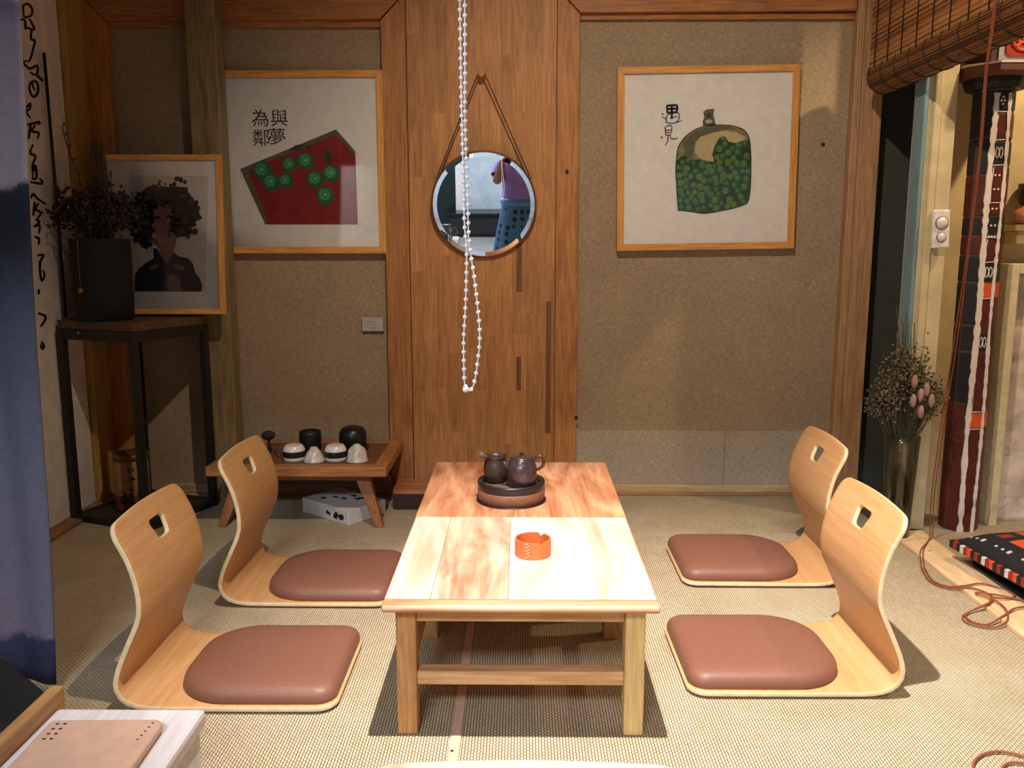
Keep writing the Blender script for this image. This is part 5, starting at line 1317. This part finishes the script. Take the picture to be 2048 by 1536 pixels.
# vase with dried flowers
vs2 = thing('glass_vase', 'tall clear glass vase standing by the door jamb', 'vase', (1.425, 3.155, 0.012))
obj('vase_body', MB().lathe([(0.045, 0.0), (0.048, 0.004), (0.052, 0.15), (0.062, 0.36), (0.064, 0.385), (0.061, 0.385), (0.048, 0.15), (0.044, 0.012), (0.001, 0.010)], 32, cap1=False), glass_mat('vase_glass', (0.72, 0.74, 0.66), 0.05), vs2)
bq2 = bouquet('dried_posy', 'grey green dried posy with mauve heads in the glass vase', (1.425, 3.155, 0.03), None, 150, 0.13, 0.40, [(84, 78, 58), (118, 108, 82), (98, 88, 72), (132, 116, 98)], 9, 0.31, 0.9, 8, rim=0.045)
for k, (dx, dz) in enumerate(((0.0, 0.60), (0.025, 0.55), (0.045, 0.57), (0.065, 0.53), (0.03, 0.49), (0.0, 0.53))):
    obj('mauve_head', MB().ball((dx - 0.02, -0.11, dz - 0.01), 0.013, 9, 7, 0, (0.85, 0.85, 1.9)), plain('mauve_bud', (168, 136, 130), 0.8, var=0.25, scale=70, bmp=0.3), bq2)

# painted column
col = thing('painted_column', 'tribal painted red and black column with white drips at far right', 'column', (1.728, 3.29, 0), R(0))
BK = plain('column_black', (26, 26, 30), 0.55, var=0.3)
DR = plain('column_dark_red', (84, 26, 20), 0.5, var=0.35, scale=25)
OR = plain('column_orange', (216, 86, 34), 0.55, var=0.15)
WP = plain('column_white', (226, 214, 208), 0.6, var=0.05)
GY = plain('column_grey', (130, 128, 128), 0.6)
obj('shaft', MB().lathe([(0.068, 0.0), (0.068, 1.655)], 8, smooth=False), plain('column_core', (92, 62, 44), 0.6), col, rot=(0, 0, PI / 8))
ap = 0.068 * math.cos(PI / 8)
fwid = 2 * 0.068 * math.sin(PI / 8)


def facet(ang):
    n_ = Vector((math.cos(ang), math.sin(ang), 0))
    t_ = Vector((-math.sin(ang), math.cos(ang), 0))
    return n_, t_


def fbox(mb, ang, u0, u1, z0, z1, d, mi=0):
    n_, t_ = facet(ang)
    v = []
    for dd in (ap - 0.001, ap + d):
        for u, z in ((u0, z0), (u1, z0), (u1, z1), (u0, z1)):
            v.append(n_ * dd + t_ * u * fwid + Vector((0, 0, z)))
    mb.add(v, [(3, 2, 1, 0), (4, 5, 6, 7), (0, 1, 5, 4), (1, 2, 6, 5), (2, 3, 7, 6), (3, 0, 4, 7)], mi)


FR_ = [(0.0, 0.405, DR), (0.409, 0.472, OR), (0.476, 0.70, DR), (0.706, 0.775, BK), (0.781, 0.898, DR), (0.905, 0.962, OR), (0.968, 1.034, BK), (1.040, 1.125, DR), (1.130, 1.205, BK), (1.210, 1.250, DR), (1.255, 1.382, DR), (1.388, 1.470, BK), (1.478, 1.568, DR), (1.580, 1.648, BK)]
LF_ = [(0.0, 0.36, DR), (0.364, 0.50, DR), (0.505, 0.70, BK), (0.706, 0.80, BK), (0.806, 0.96, BK), (0.965, 1.06, BK), (1.065, 1.13, DR), (1.135, 1.20, BK), (1.205, 1.35, DR), (1.355, 1.48, BK), (1.485, 1.648, BK)]
for ang, lst in ((R(-90), FR_), (R(-135), LF_), (R(180), LF_), (R(-45), FR_)):
    for z0, z1, m_ in lst:
        q = MB()
        fbox(q, ang, -0.44, 0.44, z0 + 0.002, z1 - 0.002, 0.004)
        obj('painted_block', q, m_, col, bevel=0.0015)
rb = random.Random(21)


def drip(ang, u, wid, seed):
    r2 = random.Random(seed)
    n_, t_ = facet(ang)
    L_, R_ = [], []
    zz, ww, uu = 0.0, wid, u
    while zz < 1.65:
        uu = u + 0.10 * math.sin(zz * 7 + seed) * 0.5
        ww = wid * r2.uniform(0.6, 1.35)
        L_.append((uu - ww / 2, zz))
        R_.append((uu + ww / 2, zz))
        zz += 0.018
    v, f = [], []
    for (a, z) in L_ + R_:
        v.append(n_ * (ap + 0.007) + t_ * a * fwid + Vector((0, 0, z)))
    for (a, z) in L_ + R_:
        v.append(n_ * (ap + 0.002) + t_ * a * fwid + Vector((0, 0, z)))
    k = len(L_)
    for i in range(k - 1):
        f.append((i, i + 1, k + i + 1, k + i))
        f.append((i, i + 1, 2 * k + i + 1, 2 * k + i))
        f.append((k + i, k + i + 1, 3 * k + i + 1, 3 * k + i))
    m_ = MB().add(v, f)
    obj('white_drip', m_, WP, col)


drip(R(-90), -0.50, 0.36, 2)
drip(R(-90), 0.46, 0.22, 5)
# carved white marks
mk = MB()
n_, t_ = facet(R(-90))


def mark(pts, r=0.0016):
    mk.tube([n_ * (ap + 0.0045) + t_ * u * fwid + Vector((0, 0, z)) for u, z in pts], r, 5)


for a in range(4):
    cu, cz = 0.12 * math.cos(a * PI / 2), 1.612 + 0.012 * math.sin(a * PI / 2)
    mk.ball(n_ * (ap + 0.0045) + t_ * (cu - 0.02) * fwid + Vector((0, 0, cz)), 0.005, 8, 6)
for z in (1.574, 1.474, 1.385, 1.252, 1.128, 1.036, 0.902, 0.407, 0.474):
    mark([(-0.36, z), (0.36, z + rb.uniform(-0.003, 0.004))], 0.002)
for z0, z1 in ((1.258, 1.378), (1.045, 1.12), (0.79, 0.895), (1.485, 1.56), (0.48, 0.69)):
    mark([(-0.3, z0), (-0.33, (z0 + z1) / 2), (-0.26, z1)], 0.0014)
for z in (1.17, 1.35, 1.30, 1.23):
    for u in (-0.12, 0.16):
        mk.ball(n_ * (ap + 0.0045) + t_ * u * fwid + Vector((0, 0, z)), 0.0042, 8, 6)
for z in (1.0, 0.74, 1.43):
    for u in (-0.12, 0.14):
        pts = [(u + 0.11 * math.cos(a * PI / 6), z + 0.019 * math.sin(a * PI / 6)) for a in range(13)]
        mark(pts, 0.0018)
for k in range(6):
    mark([(-0.3 + k * 0.1, 1.126 + (0.008 if k % 2 else 0)), (-0.2 + k * 0.1, 1.126 + (0.0 if k % 2 else 0.008))], 0.0016)
obj('white_marks', mk, WP, col)
cpt = obj('capital_neck', MB().lathe([(0.095, 1.655), (0.105, 1.675), (0.105, 1.690)], 8, smooth=False), BK, col, rot=(0, 0, PI / 8))
obj('capital_slab', MB().lathe([(0.118, 1.692), (0.145, 1.705), (0.145, 1.728)], 8, smooth=False), plain('capital_red_brown', (104, 60, 48), 0.6), col, rot=(0, 0, PI / 8))
obj('capital_edge', MB().lathe([(0.147, 1.729), (0.147, 1.736)], 8, smooth=False), WP, col, rot=(0, 0, PI / 8))
obj('top_block', MB().box(-0.072, 0.13, -0.09, 0.09, 1.737, 1.95), plain('block_brown', (58, 34, 28), 0.6), col, bevel=0.003)
obj('block_border', MB().box(-0.045, 0.125, -0.094, -0.09, 1.742, 1.94), plain('block_grey', (150, 150, 156), 0.6, var=0.3), col)
obj('red_panel', MB().prism(rounded(-0.022, 0.118, 1.756, 1.93, (0.02,) * 4, 4), xz(-0.098), 0, 0.005), plain('panel_red', (156, 34, 20), 0.55, var=0.35, scale=30), col)
rg2 = MB()
for cx, cz, rx, rz in ((0.045, 1.835, 0.022, 0.026), (0.045, 1.790, 0.034, 0.014), (0.012, 1.800, 0.012, 0.010)):
    rg2.tube([(cx + rx * math.cos(a * PI / 8), -0.099, cz + rz * math.sin(a * PI / 8)) for a in range(16)], 0.005, 6, closed=True)
obj('orange_figure', rg2, OR, col)

# plaster panel, frame, shelf and pots behind the column
t = thing('plaster_relief', 'rough whitewashed plaster panel in a cream frame beside the column', 'panel', (1.885, 3.36, 0))
m = MB()
r3 = random.Random(2)
nx, nz = 24, 50
vs_ = [(0.0 + 0.7 * i / nx, r3.uniform(-0.006, 0.006), 0.9915 * k / nz) for i in range(nx + 1) for k in range(nz + 1)]
fs = [(i * (nz + 1) + k, i * (nz + 1) + k + 1, (i + 1) * (nz + 1) + k + 1, (i + 1) * (nz + 1) + k) for i in range(nx) for k in range(nz)]
o = obj('plaster', m.add(vs_, fs, 0, True), plain('stained_plaster', (214, 196, 184), 0.9, var=0.3, scale=11, bmp=0.5), t)
s_ = o.modifiers.new('thick', 'SOLIDIFY')
s_.thickness = 0.05
s_.offset = -1 if False else 1
obj('frame_side', MB().box(-0.032, -0.002, -0.07, 0.02, 0, 1.03), plain('cream_frame', (216, 200, 160), 0.6), t, bevel=0.003)
obj('frame_top', MB().box(-0.001, 0.72, -0.07, 0.02, 0.9925, 1.03), plain('cream_frame', (216, 200, 160), 0.6), t, bevel=0.003)
sh = thing('wall_shelf', 'short cream wooden shelf on the lit wall behind the column', 'shelf', (2.10, 3.40, 1.165))
obj('shelf_board', MB().box(-0.22, 0.35, -0.07, 0.058, -0.012, 0.012), plain('cream_shelf', (204, 176, 130), 0.6), sh, bevel=0.003)
obj('shelf_bracket', MB().box(-0.20, -0.16, -0.05, 0.058, -0.06, -0.012), plain('cream_shelf', (204, 176, 130), 0.6), sh, bevel=0.003)
tag(obj('wooden_goblet', MB().lathe([(0.03, 0), (0.032, 0.004), (0.012, 0.02), (0.012, 0.06), (0.034, 0.085), (0.040, 0.12), (0.040, 0.155), (0.036, 0.155), (0.034, 0.12), (0.001, 0.09)], 28, cap1=False), plain('dark_goblet', (44, 28, 22), 0.5), loc=(1.962, 3.415, 1.178)), 'dark brown wooden goblet on the shelf behind the column', 'goblet')
tag(obj('round_gourd', MB().lathe([(0.012, 0), (0.034, 0.006), (0.044, 0.028), (0.038, 0.052), (0.014, 0.062), (0.006, 0.072), (0.001, 0.073)], 24, cap1=False), plain('gourd_orange', (164, 96, 56), 0.5, var=0.3), loc=(1.915, 3.350, 1.178)), 'small orange brown gourd in front of the goblet', 'gourd')

# embroidered cushion
cu = thing('embroidered_cushion', 'black cushion with orange blocks and red patterned edge at right', 'cushion', (1.780, 2.690, 0.0), R(8))
a_ = 0.245
m = MB()
n = 24
vt, fs = [], []
for sgn in (1, -1):
    for i in range(n + 1):
        for k in range(n + 1):
            u, v = 2 * i / n - 1, 2 * k / n - 1
            e = max(0.0, (1 - u ** 4) * (1 - v ** 4)) ** 0.55
            sc_ = 1 - 0.05 * (1 - abs(u)) * (abs(v) ** 6) - 0.0
            vt.append((u * a_ * (1 - 0.04 * (1 - u * u) * 0), v * a_, 0.072 + sgn * 0.062 * e))
for q in range(2):
    o_ = q * (n + 1) ** 2
    for i in range(n):
        for k in range(n):
            b_ = o_ + i * (n + 1) + k
            fs.append((b_, b_ + 1, b_ + n + 2, b_ + n + 1))
obj('cushion_body', m.add(vt, fs, 0, True), plain('black_cloth', (22, 24, 28), 0.85, bmp=0.2, scale=200), cu)


def on_top(u, v, lift=0.002):
    e = max(0.0, (1 - u ** 4) * (1 - v ** 4)) ** 0.55
    return (u * a_, v * a_, 0.072 + 0.062 * e + lift)


def patch(u0, u1, v0, v1, mat_, lift=0.002, name='patch'):
    q = MB()
    nn = 4
    vv = [on_top(u0 + (u1 - u0) * i / nn, v0 + (v1 - v0) * k / nn, l_) for l_ in (lift, lift - 0.003) for i in range(nn + 1) for k in range(nn + 1)]
    M_ = (nn + 1) ** 2
    ff = [(o_ + i * (nn + 1) + k, o_ + i * (nn + 1) + k + 1, o_ + (i + 1) * (nn + 1) + k + 1, o_ + (i + 1) * (nn + 1) + k) for o_ in (0, M_) for i in range(nn) for k in range(nn)]
    rim_ = [i for i in range(nn + 1)] + [i * (nn + 1) + nn for i in range(1, nn + 1)] + [nn * (nn + 1) + i for i in range(nn - 1, -1, -1)] + [i * (nn + 1) for i in range(nn - 1, 0, -1)]
    ff += [(rim_[i], rim_[(i + 1) % len(rim_)], M_ + rim_[(i + 1) % len(rim_)], M_ + rim_[i]) for i in range(len(rim_))]
    obj(name, q.add(vv, ff, 0, False), mat_, cu)


OC = plain('embroidery_orange', (214, 84, 40), 0.8)
RC = plain('embroidery_red', (150, 40, 34), 0.8)
WC = plain('embroidery_white', (216, 206, 200), 0.8)
for i in range(4):
    for k in range(4):
        if (i + k) % 2 == 0:
            patch(-0.62 + i * 0.34, -0.38 + i * 0.34, -0.62 + k * 0.34, -0.36 + k * 0.34, OC, name='orange_block')
        else:
            patch(-0.60 + i * 0.34, -0.42 + i * 0.34, -0.56 + k * 0.34, -0.42 + k * 0.34, RC, name='red_block')
for k in range(14):
    v = -0.86 + k * 0.128
    if k % 4 == 3:
        patch(-0.84, -0.78, v, v + 0.05, WC, name='arrow_mark')
    elif k % 4 != 2:
        patch(-0.83, -0.80, v, v + 0.035, WC, name='white_dash')
for k in range(26):
    q = MB()
    y = -a_ + 0.01 + k * 0.0185
    q.box(-a_ - 0.004, -a_ + 0.012, y, y + 0.0175, 0.056, 0.084)
    obj('edge_band', q, (RC, BK, OC, RC, WC, BK)[k % 6], cu, bevel=0.003)
    q = MB()
    q.box(y, y + 0.0175, a_ - 0.012, a_ + 0.004, 0.056, 0.084)
    obj('edge_band', q, (RC, BK, OC, RC, WC, BK)[k % 6], cu, bevel=0.003)
# dark sheet painted as the shade in the gap under the cushion
tag(obj('cushion_shadow', MB().prism(rounded(1.58, 2.2, 2.35, 2.90, (0.02,) * 4, 3), xy, 0.0005, 0.010), plain('cushion_shadow_dark', (40, 38, 34), 0.9)), 'thin dark sheet standing for the shadow under the embroidered cushion', 'shadow sheet')

# ------------------------------------------------------------------ shop behind the camera (seen in the mirror)
t = thing('black_bench', 'long low black bench against the pale blue shop wall', 'bench', (-0.2, -4.02, -0.35))
obj('bench_body', MB().box(-0.55, 0.9, -0.16, 0.16, 0.04, 0.29), DARK, t, bevel=0.005)
obj('bench_top', MB().box(-0.57, 0.92, -0.17, 0.19, 0.29, 0.315), plain('black_gloss', (20, 24, 26), 0.25), t, bevel=0.005)
obj('plinth', MB().box(-0.53, 0.88, -0.14, 0.14, 0.0, 0.04), DARK, t)
dr = struct('door_1', MB().box(-1.25, -0.66, -4.2, -4.14, -0.35, 1.75), plain('dark_teal_door', (16, 34, 36), 0.4), 'dark teal door in the pale blue shop wall', 'door', 0.004)
obj('door_frame', MB().box(-0.66, -0.56, -4.2, -4.12, -0.35, 1.80), plain('white_plastic', (232, 228, 226), 0.35), dr, bevel=0.004)
obj('door_handle', MB().tube([(-0.73, -4.14, 0.65), (-0.73, -4.10, 0.65), (-0.83, -4.10, 0.65)], 0.008, 8), plain('steel', (170, 172, 170), 0.3, 0.9), dr)

# person taking the picture
SKIN = plain('skin', (158, 112, 86), 0.55)
pe = thing('person', 'person in purple top and blue dotted skirt photographing, reflected in mirror', 'person', (0.10, -0.36, -0.35))


def skin_mesh(name, verts, edges, radii, root, mat_, parent, sub=2):
    me = bpy.data.meshes.new(name)
    me.from_pydata(verts, edges, [])
    o = bpy.data.objects.new(name, me)
    C.objects.link(o)
    sk = o.modifiers.new('skin', 'SKIN')
    sk.use_smooth_shade = True
    for i, r in enumerate(radii):
        d = me.skin_vertices[0].data[i]
        d.radius = (r, r) if not isinstance(r, tuple) else r
        d.use_root = (i == root)
    s_ = o.modifiers.new('sub', 'SUBSURF')
    s_.levels = sub
    s_.render_levels = sub
    me.materials.append(mat_)
    dg = bpy.context.evaluated_depsgraph_get()
    nm = bpy.data.meshes.new_from_object(o.evaluated_get(dg))
    bpy.data.objects.remove(o, do_unlink=True)
    for p in nm.polygons:
        p.use_smooth = True
    return nm


V, E, RD = [], [], []


def joint(p, r, par=None):
    V.append(p)
    RD.append(r)
    if par is not None:
        E.append((par, len(V) - 1))
    return len(V) - 1


pel = joint((0, 0, 0.92), 0.125)
wa = joint((0, 0.0, 1.06), 0.105, pel)
chs = joint((0, 0.0, 1.24), 0.12, wa)
nk = joint((0, -0.01, 1.38), 0.055, chs)
nk2 = joint((0, 0.0, 1.44), 0.052, nk)
h1 = joint((0, 0.015, 1.50), 0.072, nk2)
h2 = joint((0, 0.01, 1.58), 0.086, h1)
h3 = joint((0, 0.0, 1.64), 0.060, h2)
for s in (-1, 1):
    sh_ = joint((s * 0.13, 0, 1.34), 0.058, chs)
    s2 = joint((s * 0.175, 0.01, 1.31), 0.05, sh_)
    el = joint((s * 0.215, 0.10, 1.18), 0.040, s2)
    wr = joint((s * 0.075 - 0.08, 0.285, 1.40), 0.026, el)
    pa = joint((s * 0.060 - 0.09, 0.305, 1.43), 0.028, wr)
    hp = joint((s * 0.085, 0.01, 0.86), 0.088, pel)
    kn = joint((s * 0.085, 0.02, 0.48), 0.056, hp)
    an = joint((s * 0.085, -0.01, 0.09), 0.036, kn)
    ft = joint((s * 0.09, 0.10, 0.035), 0.032, an)
    ft2 = joint((s * 0.09, 0.16, 0.028), 0.024, ft)
    for k in range(5):
        if k < 4:
            b0 = joint((s * (0.056 - 0.0) - 0.09, 0.318 + 0.0, 1.455 - k * 0.016), 0.009, pa)
            b1_ = joint((s * 0.050 - 0.095, 0.345, 1.457 - k * 0.017), 0.0085, b0)
            joint((s * 0.028 - 0.098, 0.352, 1.456 - k * 0.017), 0.0075, b1_)
        else:
            b0 = joint((s * 0.045 - 0.09, 0.30, 1.468), 0.010, pa)
            joint((s * 0.025 - 0.095, 0.312, 1.478), 0.008, b0)
body_me = skin_mesh('body', V, E, RD, 0, SKIN, None)
obj('body', body_me, None, pe)
fc = MB()
for s in (-1, 1):
    fc.ball((s * 0.03, 0.092, 1.565), 0.010, 10, 6, 0, (1.2, 0.5, 0.7))
    fc.ball((s * 0.03, 0.096, 1.565), 0.005, 8, 6, 1)
fc.tube([(-0.024, 0.092, 1.505), (0, 0.098, 1.502), (0.024, 0.092, 1.505)], 0.005, 6, 2)
fc.ball((0, 0.102, 1.538), 0.012, 8, 6, 3, (0.8, 1, 1.3))
for s in (-1, 1):
    fc.ball((s * 0.086, 0.0, 1.555), 0.018, 8, 6, 3, (0.4, 0.8, 1.4))
obj('face_features', fc, [plain('eye_white', (225, 222, 218), 0.3), plain('eye_dark', (30, 22, 18), 0.3), plain('lip', (160, 84, 76), 0.5), SKIN], pe)
hm = MB().ball((0, -0.018, 1.60), 0.104, 20, 12, 0, (0.95, 1.0, 0.98)).ball((0, -0.07, 1.48), 0.085, 16, 10, 0, (1.0, 0.6, 1.7))
obj('hair', hm, plain('dark_hair', (28, 22, 20), 0.5), pe)
# skirt with folds
def skirt():
    v, f = [], []
    n, m_ = 64, 16
    for k in range(m_ + 1):
        z = 1.03 - 0.70 * k / m_
        for i in range(n):
            a = 2 * PI * i / n
            r = (0.135 + 0.115 * (k / m_) ** 0.8) * (1 + 0.05 * math.sin(a * 9) * k / m_)
            v.append((r * 1.12 * math.cos(a), r * 0.9 * math.sin(a), z))
    for k in range(m_):
        for i in range(n):
            j = (i + 1) % n
            f.append((k * n + i, k * n + j, (k + 1) * n + j, (k + 1) * n + i))
    return MB().add(v, f, 0, True)


def dots_mat():
    m, nt, b, N, L = new_mat('dotted_blue_cloth')
    vo = N.new('ShaderNodeTexVoronoi')
    vo.inputs['Scale'].default_value = 15
    vo.inputs['Randomness'].default_value = 0.25
    L.new(coords(nt), vo.inputs['Vector'])
    c = ramp(nt, vo.outputs['Distance'], [(0.30, s2l((22, 34, 60))), (0.34, s2l((74, 128, 176)))])
    L.new(c, b.inputs['Base Color'])
    b.inputs['Roughness'].default_value = 0.6
    return m


obj('skirt', skirt(), dots_mat(), pe)
tv = MB()
prof = [(0.158, 1.00), (0.150, 1.05), (0.142, 1.12), (0.152, 1.20), (0.160, 1.28), (0.150, 1.345), (0.085, 1.385), (0.062, 1.40)]
tv.lathe(prof, 36, (0, 0, 0), 0, False, False, 1.12, 0.86)
for s in (-1, 1):
    tv.tube([(s * 0.12, 0, 1.335), (s * 0.178, 0.015, 1.30), (s * 0.203, 0.06, 1.235)], [0.070, 0.064, 0.060], 16, 0, False)
obj('purple_top', tv, plain('purple_satin', (150, 128, 214), 0.35, var=0.25, scale=9), pe)
obj('waistband', MB().lathe([(0.156, 0.985), (0.162, 1.0), (0.160, 1.035), (0.152, 1.04)], 36, (0, 0, 0), 0, False, False, 1.12, 0.88), plain('bright_blue_band', (80, 150, 210), 0.4), pe)
tag(obj('phone', MB().prism(rounded(-0.075, 0.075, -0.037, 0.037, (0.008,) * 4, 4), lambda a, b, d: (a, d, b), -0.008, 0.0), plain('phone_black', (24, 24, 28), 0.3), loc=(0.004, -0.022, 1.102), bevel=0.002), 'black phone held up by the person taking the picture', 'phone')
